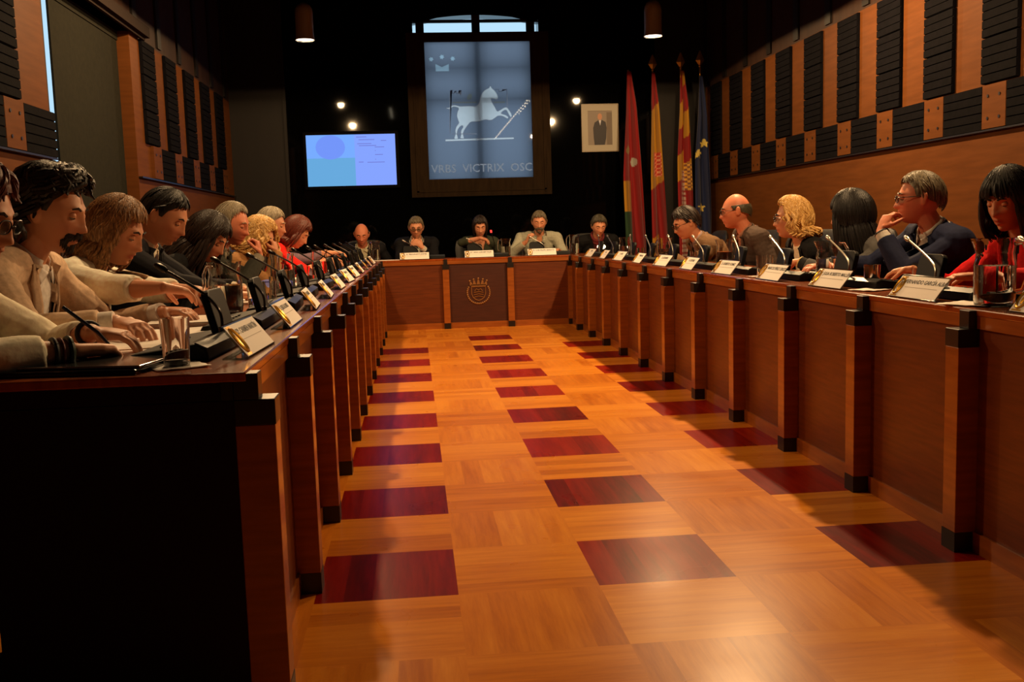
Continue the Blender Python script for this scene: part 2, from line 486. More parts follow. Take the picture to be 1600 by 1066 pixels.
# glass panel plan: photo crop px (640,60)-(850,290) at 4.633 px -> plane of the sheet
def WP(a, b):
    u = (a - 97 - (b - 35) * 0.036) / 768; w = (b - 35 + (a - 100) * .002) / 985
    return (.56 + u * 1.355, 3.47 - w * 1.725)
horse = [(252, 505), (285, 515), (298, 498), (325, 496), (352, 508), (338, 535), (334, 565), (345, 598), (352, 612), (330, 640), (322, 668), (326, 690), (318, 712), (313, 728), (344, 728),
         (336, 706), (334, 680), (342, 655), (368, 628), (384, 640), (362, 672), (366, 700), (356, 724), (388, 727), (380, 708), (378, 682), (396, 652), (416, 625), (436, 604),
         (470, 605), (510, 603), (540, 588), (580, 600), (612, 582), (632, 566), (662, 566), (690, 580), (706, 590), (712, 578), (690, 562), (652, 552), (668, 532), (694, 522), (708, 545), (722, 574), (736, 578), (734, 556), (716, 528), (700, 506), (680, 508), (648, 528), (628, 538),
         (612, 506), (588, 468), (580, 440), (600, 440), (620, 448), (635, 440), (626, 408), (604, 380), (588, 370), (579, 348), (568, 368), (540, 378), (518, 402), (506, 432), (500, 466), (492, 480),
         (470, 500), (440, 494), (400, 494), (360, 496), (338, 490), (318, 484), (292, 490), (280, 504), (254, 504)]
horse = smooth_loop([WP(*p) for p in horse], 2)
ground = [WP(250, 731), WP(752, 725), WP(752, 737), WP(250, 744)]
rail = [WP(300, 462), WP(478, 463), WP(478, 472), WP(300, 470)]
rail2 = [WP(600, 463.5), WP(685, 464), WP(685, 474), WP(600, 473)]
rider = smooth_loop([WP(*p) for p in [(404, 440), (414, 414), (430, 402), (444, 412), (440, 440), (424, 452)]], 3)
crown = [WP(178, 188), WP(225, 212), WP(276, 190), WP(277, 242), WP(180, 242)]
def star_blob(cx, cy, r=20): return [WP(cx + (r if k % 2 == 0 else r * .62) * math.cos(k * PI / 6 + .2), cy + (r if k % 2 == 0 else r * .62) * math.sin(k * PI / 6 + .2)) for k in range(12)]
dots = [star_blob(148, 155), star_blob(225, 140), star_blob(303, 153)]
def wall_line(pts, w=4):
    o = []; p = [WP(*q) for q in pts]; h = w * .0018 / 2
    return [(x + h, z + h) for x, z in p] + [(x - h, z - h) for x, z in reversed(p)]
castle = [wall_line([(283, 690), (285, 378), (300, 378), (300, 400), (315, 400), (315, 385), (330, 385), (330, 402), (346, 402), (346, 380), (366, 380), (366, 420)]),
          wall_line([(612, 378), (640, 378), (640, 392), (664, 392), (664, 378), (698, 378), (702, 500)]), wall_line([(300, 692), (480, 694)])]
win = struct(bpy.data.objects.new('window_1', None)); COL.objects.link(win)
m = MB()   # board frame standing in front of the arched window
FX0, FX1, FZ0, FZ1 = .33, 2.15, 1.52, 3.585
PX0, PX1, PZ0, PZ1 = .56, 1.912, 1.745, 3.47
for a, c in (((FX0, FZ0), (PX0, FZ1)), ((PX1, FZ0), (FX1, FZ1)), ((PX0, FZ0), (PX1, PZ0)), ((PX0, PZ1), (PX1, FZ1))):
    m.box((a[0], YB - .09, a[1]), (c[0], YB - .02, c[1]))
for a, c in (((.40, 1.56), (.425, 3.56)), ((2.055, 1.56), (2.08, 3.56)), ((.40, 1.58), (2.08, 1.60))):
    m.box((a[0], YB - .1, a[1]), (c[0], YB - .088, c[1]))
m.build('window_frame', M_FRAME, win)
m = MB()   # sash bars of the window behind
m.box((1.18, YB + .0, WZ0), (1.28, YB + .09, 3.84)); m.box((WX0, YB + .03, 3.735), (WX1, YB + .09, 3.765))
m.box((.46, YB + .03, WZ0), (.565, YB + .09, 3.78)); m.box((1.885, YB + .03, WZ0), (1.99, YB + .09, 3.78)); m.box((WX0, YB + .0, 2.72), (WX1, YB + .07, 2.78)); m.box((WX0, YB + .0, 3.12), (WX1, YB + .07, 3.17))
m.build('sash_bar', M_FRAME, win)
PY = YB - .06
base_loops = [[(PX0 - .02, PZ0 - .02), (PX1 + .02, PZ0 - .02), (PX1 + .02, PZ1 + .02), (PX0 - .02, PZ1 + .02)], horse, ground, crown] + dots + [rail, rail2, rider]
# text outlines as holes need curve conversion, so the motto is its own clearer lettering just behind the sheet
T_BASE = trans_mat('frosted_sheet', (0.56, 0.54, 0.58, 1), 0.045, 0.012)
T_HORSE = trans_mat('frosted_emblem', (0.98, 0.90, 0.86, 1))
T_BLUE = trans_mat('frosted_crown', (0.85, 0.88, 0.9, 1))
curve_fill('pane', base_loops, T_BASE, win, PY)
nt_ = T_HORSE.node_tree; tr_ = nt_.nodes.new('ShaderNodeBsdfTransparent'); mx_ = nt_.nodes.new('ShaderNodeMixShader'); mx_.inputs[0].default_value = .34
out_ = [n for n in nt_.nodes if n.type == 'OUTPUT_MATERIAL'][0]; src_ = out_.inputs[0].links[0].from_socket
nt_.links.new(src_, mx_.inputs[1]); nt_.links.new(tr_.outputs[0], mx_.inputs[2]); nt_.links.new(mx_.outputs[0], out_.inputs[0]); tr_.inputs[0].default_value = (1, .9, .85, 1)
curve_fill('horse_emblem', [horse, ground], T_HORSE, win, PY)
curve_fill('crown_emblem', [crown] + dots, T_BLUE, win, PY)
curve_fill('emblem_line', [rail, rail2, rider], trans_mat('frosted_line', (0.6, 0.55, 0.5, 1)), win, PY)
curve_fill('emblem_line', castle, mat('etched_line', (90, 136, 225), 0.6), win, PY - .003, 0.0008)
tx = text('VRBS  VICTRIX  OSCA', 0.145, mat('etched_letter', (112, 160, 250), 0.6), win,
          Matrix.Translation((PX0 + .03, PY - .004, 1.873)) @ Matrix.Rotation(PI / 2, 4, 'X'), 'motto_lettering', 'LEFT', 0.0005, 0.001)

# ------------------------------------------------------------------ television
tv = thing('television', 'flat screen television showing a pale blue slide on the black wall', 'television', (-.42, YB - .02, 2.015))
m = MB(); m.box((-.605, -.045, -.365), (.605, 0, .365), bev=.008); m.box((-.2, 0, -.2), (.2, .0195, .2)); m.build('casing', mat('tv_casing', (3, 3, 4), .7, 0, .05), tv)
def plate(x0, x1, z0, z1, m_, nm, y=-.0475, par=None):
    q = MB(); q.box((x0, y, z0), (x1, y + .002, z1)); return q.build(nm, m_, par or tv)
scrn = plate(-.562, .562, -.322, .322, emis('tv_lilac', (134, 164, 255), 1.0), 'screen')
plate(-.562, .045, -.322, .03, emis('tv_teal', (104, 170, 222), 1.0), 'slide_block', -.049, scrn)
plate(-.562, .045, .03, .322, emis('tv_sky', (120, 172, 255), 1.0), 'slide_block', -.049, scrn)
q = MB(); q.lathe([(0, 0), (.185, 0), (.185, .001), (0, .001)], 32); q.xf(Matrix.Translation((-.26, -.0495, .165)) @ Matrix.Rotation(PI / 2, 4, 'X') @ Matrix.Diagonal((1, .82, 1, 1)))
q.build('slide_disc', emis('tv_disc', (116, 150, 250), 1.0), scrn)
q = MB()
for z, x0, x1 in ((.285, .07, .2), (.25, .1, .3), (.235, .38, .45), (.2, .08, .26), (.175, .1, .32), (.155, .3, .42), (.06, .3, .4), (-.03, .09, .15), (-.035, .2, .42), (.11, .3, .31), (.0, .3, .31)):
    q.box((x0, -.0495, z), (x1, -.0485, z + .008))
q.build('slide_text', emis('tv_text', (112, 118, 205), 1.0), scrn)
# ------------------------------------------------------------------ portrait
pt = thing('framed_portrait', 'white framed portrait of a standing person in a dark suit', 'picture', (2.812, YB - .005, 2.36))
m = MB()
for a, c in (((-.232, -.295), (-.16, .295)), ((.16, -.295), (.232, .295)), ((-.16, -.295), (.16, -.22)), ((-.16, .22), (.16, .295))): m.box((a[0], -.03, a[1]), (c[0], 0, c[1]))
m.build('mount', mat('portrait_mount', (158, 152, 136), 0.6), pt)
m = MB()
for a, c in (((-.245, -.308), (-.232, .308)), ((.232, -.308), (.245, .308)), ((-.232, -.308), (.232, -.295)), ((-.232, .295), (.232, .308))): m.box((a[0], -.036, a[1]), (c[0], 0, c[1]))
m.build('frame', mat('portrait_frame', (120, 104, 78), 0.4), pt)
m = MB(); m.box((-.16, -.02, -.22), (.16, -.01, .22)); ph = m.build('picture', mat('portrait_ground', (128, 118, 108), 0.6), pt)
m = MB(); m.box((.09, -.0215, -.22), (.16, -.02, .2)); m.build('picture_curtain', mat('portrait_curtain', (100, 88, 76), 0.6), ph)
fig = MB(); fig.prism([(-.075, -.22), (.06, -.22), (.08, -.13), (.088, .0), (.075, .075), (.03, .1), (-.02, .1), (-.07, .07), (-.09, .0), (-.085, -.12)], -.023, -.021, axis='y'); fig.build('painted_suit', mat('portrait_suit', (34, 32, 40), 0.6), ph)
fig = MB(); fig.prism([(.0 + .03 * math.cos(a), .145 + .042 * math.sin(a)) for a in [k * PI / 8 for k in range(16)]], -.0235, -.0225, axis='y'); fig.build('painted_head', mat('portrait_skin', (178, 128, 100), 0.6), ph)
fig = MB(); fig.prism([(-.016, .1), (.018, .1), (.004, .03)], -.0245, -.0235, axis='y'); fig.build('painted_shirt', mat('portrait_shirt', (190, 190, 200), 0.6), ph)

# ------------------------------------------------------------------ flags
def flag(label, px0, ztop, xpole, prof, colf, finial=True, lean=0.0, y=9.15):
    """cloth hanging in folds from the pole head; prof = [(z, x_left, x_right)]"""
    t = thing('flag', label, 'flag', (xpole, y, 0))
    m = MB(); m.tube([(0, 0, .03), (lean * .5, 0, ztop / 2), (lean, 0, ztop)], [.013, .013, .012], 10); m.build('flagpole', M_GOLD, t, True)
    m = MB(); m.lathe([(0, 0), (.16, 0), (.16, .02), (.03, .04), (.02, .12), (0, .12)], 20); m.build('pole_base', M_BRASS, t, True)
    if finial:
        m = MB(); m.lathe([(.006, 0), (.016, .012), (.008, .025), (.02, .03), (.056, .085), (.008, .2), (0, .205)], 4, (lean, 0, ztop), sy=.35); m.build('finial', M_BRASS, t)
    nv, nu = 190, 44
    V = []; F = []; C = []
    for i in range(nv + 1):
        z = prof[0][0] + (prof[-1][0] - prof[0][0]) * i / nv
        for a, b_ in zip(prof, prof[1:]):
            if a[0] >= z >= b_[0] - 1e-6:
                k = (a[0] - z) / (a[0] - b_[0] + 1e-9); xl = a[1] + (b_[1] - a[1]) * k; xr = a[2] + (b_[2] - a[2]) * k; break
        g = min(1, (prof[0][0] - z) / .5)
        for j in range(nu + 1):
            u = j / nu; ph_ = u * PI * 3.1
            x = xl + (xr - xl) * (u + .035 * math.sin(ph_ * 2))
            yy = -.028 - g * (.07 + .05 * math.sin(ph_ + .3 * math.sin(z * 3)) + .018 * math.sin(ph_ * 2.3 + z * 2))
            V.append((x - xpole, yy, z)); C.append(colf(u, (prof[0][0] - z), x, z))
    for i in range(nv):
        for j in range(nu):
            o = i * (nu + 1) + j; F.append((o, o + nu + 1, o + nu + 2, o + 1))
    me = bpy.data.meshes.new('cloth'); me.from_pydata(V, [], F); me.materials.append(attr_mat('flag_cloth', 'col', 0.75, sheen=.1))
    ca = me.color_attributes.new('col', 'FLOAT_COLOR', 'POINT'); ca.data.foreach_set('color', np.array([lin(c) for c in C]).ravel())
    me.polygons.foreach_set('use_smooth', [True] * len(me.polygons))
    co = link('cloth', me, t)
    sm = co.modifiers.new('solid', 'SOLIDIFY'); sm.thickness = .003
    return t
RED, YEL, GRN, NAV = (122, 9, 13), (160, 114, 18), (24, 54, 26), (12, 26, 64)
def f_city(u, d, x, z):
    if u < .36 and d > 1.36: return YEL if d < 1.75 else GRN
    if (u - .55) ** 2 / .03 + (d - 1.13) ** 2 / .0035 < 1: return (150, 150, 140)
    if (u - .2) ** 2 / .02 + (d - .98) ** 2 / .003 < 1: return (130, 110, 60)
    return RED
def f_spain(u, d, x, z):
    e = d + (u - .5) * .12
    if e < .42: return RED
    if e < 1.40:
        if 1.0 < d < 1.30 and .12 < u < .88: return (170, 48, 30) if (int(d * 60) + int(u * 7)) % 3 else (205, 150, 110)
        return YEL
    if e > 2.02 and u < .5: return YEL
    return RED
def f_arag(u, d, x, z):
    if 1.15 < d < 1.5 and u > .5: return (200, 150, 60) if (int(d * 40) + int(u * 6)) % 2 else (110, 70, 50)
    if d > 1.25 and .2 < u < .6: return (170, 150, 140) if int(d * 50) % 3 else (130, 40, 36)
    e = d * 3.1 + (1.4 if u > .52 else 0) + u * .5
    return RED if int(e + .7) % 2 else YEL
def f_eu(u, d, x, z):
    for (cx, cz) in ((4.03, 2.08), (3.95, 1.95), (3.99, 1.28), (4.02, 1.78 - .9)):
        dx, dz = x - cx, z - cz; r = math.hypot(dx, dz)
        if r < .055 and r < .024 + .031 * max(0, math.cos(2.5 * ((math.atan2(dx, dz) + PI) % (2 * PI / 5)) - PI / 2 * 1.0)) ** 2: return (200, 180, 90)
    return NAV
flag('red flag with a green and yellow corner hanging nearest the portrait', 975, 3.02, 3.09, [(3.0, 3.07, 3.12), (2.6, 3.04, 3.17), (1.7, 2.99, 3.22), (.85, 3.0, 3.27), (.4, 2.99, 3.28)], f_city, False)
flag('red and yellow flag with a coat of arms, second from the portrait', 1018, 3.0, 3.405, [(2.98, 3.385, 3.425), (2.6, 3.36, 3.46), (1.7, 3.345, 3.50), (.85, 3.34, 3.56), (.4, 3.34, 3.56)], f_spain)
flag('narrow flag with red and yellow stripes and crest', 1062, 3.02, 3.765, [(3.0, 3.75, 3.80), (2.6, 3.725, 3.84), (1.9, 3.69, 3.86), (1.4, 3.69, 3.88), (.4, 3.69, 3.9)], f_arag)
flag('dark blue flag with yellow stars in the right far corner', 1092, 3.04, 4.015, [(2.93, 4.0, 4.04), (2.6, 3.97, 4.07), (1.9, 3.92, 4.09), (1.2, 3.91, 4.12), (.4, 3.9, 4.13)], f_eu)

# ------------------------------------------------------------------ pendant lamps
def lamp(lx, ly, label):
    t = thing('pendant_lamp', label, 'lamp', (lx, ly, LAMP_Z), 0, 'pendant lamps over the council desks')
    prof = [(.097, 0), (.1, .004), (.094, .03), (.09, .08), (.09, .27), (.085, .31), (.066, .345), (.03, .368), (.012, .375), (0, .376)]
    m = MB(); m.lathe(prof, 32, cap=False); m.lathe([(.095, .002), (.088, .03), (.086, .1), (.0, .1)], 32, cap=False); m.build('lamp_shade', M_LAMPB, t, True, fix=False)
    m = MB(); m.lathe([(0, .012), (.088, .012), (.088, .02), (0, .02)], 32); m.build('diffuser', M_LAMPE, t)
    m = MB(); m.tube([(0, 0, .37), (0, 0, ZC - LAMP_Z)], .004, 6); m.build('cord', M_PLASTIC, t)
    return t
for lx, side in zip(LAMP_X, ('left', 'right')):
    for k, ly in enumerate(LAMP_Y):
        lamp(lx, ly, ('dark cylinder pendant lamp hanging over the far end of the %s desk' % side) if k == 0 else
             'dark cylinder pendant lamp over the %s desk, %s' % (side, ('second from the far wall', 'nearest the camera')[k - 1]))
# rows of small bulbs on ceiling tracks (they show as dotted reflections in the window sheet and the wall)
def bulbs(x, z, y0, y1, n, label):
    t = thing('track_light', label, 'lamp', (x, (y0 + y1) / 2, z))
    m = MB(); m.box((-.02, y0 - .1 - (y0 + y1) / 2, .05), (.02, y1 + .1 - (y0 + y1) / 2, .09)); m.box((-.004, -.004, .09), (.004, .004, ZC - z)); m.build('track', M_PLASTIC, t)
    for k in range(n):
        q = MB(); q.ball((0, y0 + (y1 - y0) * k / (n - 1) - (y0 + y1) / 2, .02), .018, 10, 6); q.build('bulb', M_BULB, t)
bulbs(3.05, 4.0, -9.5, -.4, 22, 'long ceiling track of small round bulbs over the right side')
bulbs(3.3, 4.2, -4.5, -1.0, 8, 'short ceiling track of small bulbs beside the long one')
bulbs(-.1, 4.0, -3.0, -1.3, 8, 'short ceiling track of small bulbs over the left side')

# ------------------------------------------------------------------ desks
ZT = .773
def desk_side(name, side, xin, ya, yb, kk, label):
    """side=+1: aisle lies at +x (left desk)"""
    t = thing(name, label, 'desk', (xin, ya, 0))
    X = lambda d: side * d            # d>0 towards the aisle
    L_ = yb - ya
    m = MB(); m.box((X(-.555), 0, ZT - .022), (X(.0), L_, ZT), bev=.004); m.build('tabletop', M_TOP, t)
    for k in range(-1, 11):
        y0 = -.336 + .722 * k + .075 - ya; y1 = y0 + .722 - .075
        y1 = min(y1, L_ - (0 if k < 10 else 0))
        m = MB(); m.box((X(-.03), y0, .712), (X(-.003), y1, ZT - .022)); m.build('apron', M_DESK, t)
        m = MB(); m.box((X(-.03), y0, .065), (X(-.012), y1, .712)); m.build('front_panel', M_PANEL, t)
        m = MB(); m.box((X(-.03), y0, 0), (X(-.004), y1, .065)); m.build('plinth', M_DESK, t)
    for k in kk:
        y0 = -.336 + .722 * k - ya; y1 = y0 + .075
        m = MB(); m.box((X(-.03), y0, .063), (X(.056), y1, .655), bev=.002); lg = m.build('leg', M_DESK, t)
        m = MB(); m.box((X(-.03), y0 - .001, .655), (X(.058), y1 + .001, .712), bev=.002); m.build('leg_cap', M_BLOCK, lg)
        m = MB(); m.box((X(-.03), y0 - .001, 0), (X(.057), y1 + .001, .063)); m.build('foot', M_BLOCK, lg)
        m = MB(); m.box((X(-.03), y0, .712), (X(.024), y1 - .02, ZT - .004), bev=.002); m.build('edge_block', M_BLOCK, lg)
    # near end panel with its two posts
    m = MB(); m.box((X(-.555), .004, 0), (X(-.03), .03, .71)); m.box((X(-.555), .004, .712), (X(-.02), .03, ZT - .022)); m.build('end_panel', mat('end_panel_shade_wood', (30, 15, 10), .6, 0, .15), t)  # wood tinted near black to hold the shade of the unlit end
    m = MB(); m.box((X(-.03), 0, .712), (X(-.055), .03, ZT - .022)); m.build('edge_block', M_BLOCK, t)
    return t
desk_side('council_desk', 1, -.04, -1.06, 7.6, range(-1, 11), 'long wooden council desk along the left side, with black capped posts')
desk_side('council_desk', -1, 2.055, -1.06, 7.6, range(-1, 11), 'long wooden council desk along the right side, with black capped posts')
dk = thing('council_desk', 'wooden head desk across the far end, with a carved coat of arms', 'desk', (1.0, 7.6, 0))
m = MB(); m.box((-1.6, 0, ZT - .022), (1.62, .56, ZT), bev=.004); m.build('tabletop', M_TOP, dk)
m = MB(); m.box((-1.05, .002, .712), (1.06, .03, ZT - .022)); m.build('apron', M_DESK, dk)
posts = [-.04, .664, 1.378, 2.058]
for i in range(3):
    x0, x1 = posts[i] - 1 + .035, posts[i + 1] - 1 - .035
    m = MB(); m.box((x0, .02, .065), (x1, .035, .712)); m.build('front_panel', M_CREST if i == 1 else M_PANEL, dk)
    m = MB(); m.box((x0, .004, 0), (x1, .035, .065)); m.build('plinth', M_DESK, dk)
for p in posts:
    m = MB(); m.box((p - 1.035, -.035, .063), (p - .965, .03, .655), bev=.002); lg = m.build('leg', M_DESK, dk)
    m = MB(); m.box((p - 1.036, -.037, .655), (p - .964, .03, .712)); m.build('leg_cap', M_BLOCK, lg)
    m = MB(); m.box((p - 1.036, -.036, 0), (p - .964, .03, .063)); m.build('foot', M_BLOCK, lg)
    m = MB(); m.box((p - 1.02, -.012, .712), (p - .98, .01, ZT - .004)); m.build('edge_block', M_BLOCK, lg)
# carved crest
def crest(par, c, s, m_, depth=.012):
    q = MB(); X0, Y0, Z0 = c
    P = lambda x, z: (X0 + x * s, Y0 - depth * .5, Z0 + z * s)
    sh = [(-.62, .42), (.62, .42), (.62, -.2), (.5, -.52), (.25, -.72), (0, -.8), (-.25, -.72), (-.5, -.52), (-.62, -.2), (-.62, .42)]
    q.tube([P(*p) for p in sh], .045 * s, 6)
    rg = [(.95 * math.cos(a), -.12 + .95 * math.sin(a)) for a in [R(205 - 0) + R(-230 + 0) * 0 + (R(170) + R(200) * k / 28) for k in range(0)]]
    for k in range(25):
        a = R(150) + R(240) * k / 24
        q.ball(P(1.0 * math.cos(a), -.1 + .98 * math.sin(a)), (.09 * s, .006, .09 * s), 8, 5)
    for i, (x, h) in enumerate([(-.7, .95), (-.38, 1.08), (0, 1.15), (.38, 1.08), (.7, .95)]):
        q.prism([(X0 + (x * .86 - .17) * s, Z0 + .55 * s), (X0 + (x * .86 + .17) * s, Z0 + .55 * s), (X0 + (x + .06) * s, Z0 + (h - .08) * s), (X0 + (x - .06) * s, Z0 + (h - .08) * s)], Y0 - depth, Y0, axis='y')
        q.ball(P(x * 1.08, h), (.09 * s, .007, .09 * s), 8, 6)
    q.box((X0 - .66 * s, Y0 - depth, Z0 + .46 * s), (X0 + .66 * s, Y0, Z0 + .62 * s))
    for z in (-.1, -.3, -.5): q.tube([P(-.42, z), (P(0, z + .09)), P(.42, z)], .035 * s, 5)
    q.tube([P(-.35, .02), P(-.2, .25), P(0, .12), P(.2, .25), P(.35, .02)], .04 * s, 5)
    return q.build('coat_of_arms', m_, par, True)
crest(dk, (1.02 - 1.0, .018, .40), .125, mat('crest_brass', (150, 104, 58), 0.4, 0.3))

# ------------------------------------------------------------------ chairs
def make_chair(label, loc, rz):
    t = thing('swivel_chair', label, 'chair', loc, rz, 'black leather swivel chairs around the council desks')
    m = MB(); m.box((-.25, -.22, .40), (.25, .24, .49), bev=.035); m.build('seat', M_LEATHER, t, True)
    bm_ = MB(); nx, nz = 10, 12; V = []; F = []
    for s_ in (0, 1):
        for j in range(nz + 1):
            z = j / nz
            for i in range(nx + 1):
                u = i / nx * 2 - 1
                w = .27 * (1 - .12 * (1 - z)) * (1 - .10 * max(0, z - .8) * 5 * abs(u))
                zz = .50 + .50 * z - .05 * (abs(u) ** 4) * z
                th = .035 * (1 - abs(u) ** 6) * (1 - abs(2 * z - 1) ** 8) + .006
                yy = -.22 - .06 * z + .04 * u * u + (th if s_ == 0 else -th)
                V.append((w * u, yy, zz))
    n1 = (nx + 1) * (nz + 1)
    for j in range(nz):
        for i in range(nx):
            o = j * (nx + 1) + i; F.append((o, o + 1, o + nx + 2, o + nx + 1)); F.append((n1 + o, n1 + o + nx + 1, n1 + o + nx + 2, n1 + o + 1))
    rim = [i for i in range(nx + 1)] + [(j) * (nx + 1) + nx for j in range(1, nz + 1)] + [nz * (nx + 1) + i for i in range(nx - 1, -1, -1)] + [j * (nx + 1) for j in range(nz - 1, 0, -1)]
    for a, b_ in zip(rim, rim[1:] + rim[:1]): F.append((a, a + n1, b_ + n1, b_))
    bm_.add(V, F); bm_.build('backrest', M_LEATHER, t, True)
    for sx in (-1, 1):
        m = MB(); m.tube([(sx * .27, -.2, .46), (sx * .29, -.15, .64), (sx * .29, .12, .66), (sx * .28, .14, .47)], .017, 8); m.build('armrest', M_PLASTIC, t, True)
    m = MB(); m.tube([(0, 0, .08), (0, 0, .41)], .03, 10)
    for k in range(5):
        a = k * 2 * PI / 5; m.tube([(0, 0, .1), (.28 * math.cos(a), .28 * math.sin(a), .06)], [.025, .014], 6); m.ball((.28 * math.cos(a), .28 * math.sin(a), .03), .03, 8, 6)
    m.build('swivel_base', M_DKMETAL, t, True)
    return t

# ------------------------------------------------------------------ people
def V3(*a): return Vector(a)
def loft(mb, pts, xs, ys, rx, ry, n=20, p=2.0, cap=True):
    v = []
    for P, X, Y, a, b_ in zip(pts, xs, ys, rx, ry):
        for k in range(n):
            t = 2 * PI * k / n; c, s_ = math.cos(t), math.sin(t)
            c = math.copysign(abs(c) ** (2 / p), c); s_ = math.copysign(abs(s_) ** (2 / p), s_)
            v.append(P + X * (a * c) + Y * (b_ * s_))
    m = len(pts)
    f = [(i * n + k, i * n + (k + 1) % n, (i + 1) * n + (k + 1) % n, (i + 1) * n + k) for i in range(m - 1) for k in range(n)]
    if cap: f += [tuple(range(n - 1, -1, -1)), tuple((m - 1) * n + k for k in range(n))]
    mb.add(v, f)

def capsule(mb, pts, rad, n=12):
    """tapered tube with round ends"""
    pts = [Vector(p) for p in pts]
    mb.tube(pts, rad, n)
    mb.ball(pts[0], rad[0] * .995, n, 8); mb.ball(pts[-1], rad[-1] * .995, n, 8)

def head_mesh(fem=False, age=0.0):
    """head about its centre (eye level), face towards +Y, Z up, metres"""
    nu, nv = 72, 60
    V = []; F = []
    for i in range(nv + 1):
        th = PI * i / nv
        for k in range(nu):
            a = 2 * PI * k / nu            # 0 = +Y front
            sx, cy = math.sin(th) * math.sin(a), math.sin(th) * math.cos(a); cz = math.cos(th)
            x = .077 * sx; y = .098 * cy - .008; z = .118 * cz - .003
            if z < 0:
                q = min(1, -z / .12)
                st = max(math.sin(th), 1e-6)
                x *= st ** -.25
                if cy > 0: y = (.098 * cy / st) * (st ** .42) - .008
                x *= 1 - .40 * q ** 1.8
                if cy <= 0: y *= 1 - .45 * q ** 1.2
                else: y *= 1 + .05 * q; 
            if z > .03 and y > 0: y -= .10 * (z - .03)
            if cy > 0.15:
                fx = lambda c, s_: math.exp(-((x - c) / s_) ** 2)
                fz = lambda c, s_: math.exp(-((z - c) / s_) ** 2)
                nose = 0
                if -.052 < z < .022:
                    tt = (.022 - z) / .066; nose = (.004 + .026 * tt ** 1.3) if z > -.040 else .030 * max(0, 1 - (-.040 - z) / .010)
                y += nose * math.exp(-(x / (.0095 + (.007 if z < -.022 else 0))) ** 2)
                y += .007 * fz(.024, .010) * (fx(.028, .02) + fx(-.028, .02))
                y -= .011 * fz(.002, .011) * (fx(.031, .014) + fx(-.031, .014))
                y += .004 * fz(-.03, .02) * (fx(.045, .018) + fx(-.045, .018))
                y += .012 * fx(0, .022) * fz(-.060, .006) + .011 * fx(0, .020) * fz(-.077, .006) - .006 * fx(0, .024) * fz(-.0685, .0035)
                y += .010 * fx(0, .02) * fz(-.102, .014)
                y -= .007 * fx(0, .028) * fz(-.089, .006)
            if fem: x *= .955; y = y * .97 if y > 0 else y
            V.append((x, y, z))
    for i in range(nv):
        for k in range(nu):
            F.append((i * nu + k, (i + 1) * nu + k, (i + 1) * nu + (k + 1) % nu, i * nu + (k + 1) % nu))
    mb = MB(); mb.add(V, F)
    for s_ in (-1, 1):
        mb.ball((s_ * .077, -.012, -.008), (.010, .018, .032), 10, 8, rot=Matrix.Rotation(R(s_ * 16), 3, 'Z'))
        mb.ball((s_ * .086, -.020, .003), (.006, .011, .022), 8, 6, rot=Matrix.Rotation(R(s_ * 22), 3, 'Z'))
    return mb

def hand_mesh(mb, W, d, n, right, curl=.5, spread=.08, thumb=.6, scale=1.0, pinch=False):
    d = d.normalized(); n = (n - d * n.dot(d)).normalized()
    th = d.cross(n) * (1 if right else -1)          # towards the thumb
    c = W + d * .05 * scale
    pts = [W - d * .01, W + d * .02 * scale, W + d * .055 * scale, W + d * .088 * scale]
    loft(mb, pts, [th] * 4, [n] * 4, [.026 * scale, .031 * scale, .040 * scale, .037 * scale], [.018, .017, .016, .012], 14, 2.5)
    lens = [.070, .078, .073, .058]; offs = [.029, .0098, -.0098, -.029]
    for i in range(4):
        base = W + d * (.083 - abs(offs[i] - .008) * .22) * scale + th * offs[i] * scale
        dd = (d + th * offs[i] * spread * 40 * .1).normalized(); L_ = lens[i] * scale
        ang = 0; p = base; P = [base - dd * .012, p]
        cu = curl * (1 + .12 * i) * (1.0 if not pinch or i > 0 else .8)
        for s_, fr in enumerate((.45, .30, .25)):
            ang += cu * (.75, .9, .7)[s_]
            v = dd * math.cos(ang) + n * math.sin(ang); p = p + v * L_ * fr; P.append(p)
        capsule(mb, P, [.0088 * scale, .0088 * scale, .0082 * scale, .0077 * scale, .0066 * scale], 10)
    base = W + d * .028 * scale + th * .028 * scale
    v1 = (d * .62 + th * .62 + n * (.35 + .35 * thumb)).normalized(); v2 = (d * .85 + th * (.35 - .3 * thumb) + n * (.3 + .5 * thumb)).normalized()
    P = [base - v1 * .012, base + v1 * .034 * scale, base + v1 * .034 * scale + v2 * .03 * scale, base + v1 * .034 * scale + v2 * .052 * scale]
    capsule(mb, P, [.0125 * scale, .0108 * scale, .0098 * scale, .0075 * scale], 10)

def ik(Sh, W, l1, l2, pole):
    v = W - Sh; D = min(v.length, (l1 + l2) * .995); u = v.normalized()
    W2 = Sh + u * D
    a = (l1 * l1 - l2 * l2 + D * D) / (2 * D); h = math.sqrt(max(0, l1 * l1 - a * a))
    pl = (pole - u * pole.dot(u)).normalized()
    return Sh + u * a + pl * h, W2

def remesh(mb, vox, smooth=2, name='m'):
    me = bpy.data.meshes.new('tmp'); me.from_pydata(mb.v, [], mb.f); me.update()
    bm = bmesh.new(); bm.from_mesh(me)
    bm.to_mesh(me); bm.free()
    ob = bpy.data.objects.new('tmp', me); COL.objects.link(ob)
    r = ob.modifiers.new('r', 'REMESH'); r.mode = 'VOXEL'; r.voxel_size = vox; r.adaptivity = 0
    if smooth:
        s_ = ob.modifiers.new('s', 'SMOOTH'); s_.factor = .5; s_.iterations = smooth
    dg = bpy.context.evaluated_depsgraph_get()
    out = bpy.data.meshes.new_from_object(ob.evaluated_get(dg))
    bpy.data.objects.remove(ob); bpy.data.meshes.remove(me)
    out.name = name; out.polygons.foreach_set('use_smooth', [True] * len(out.polygons))
    return out

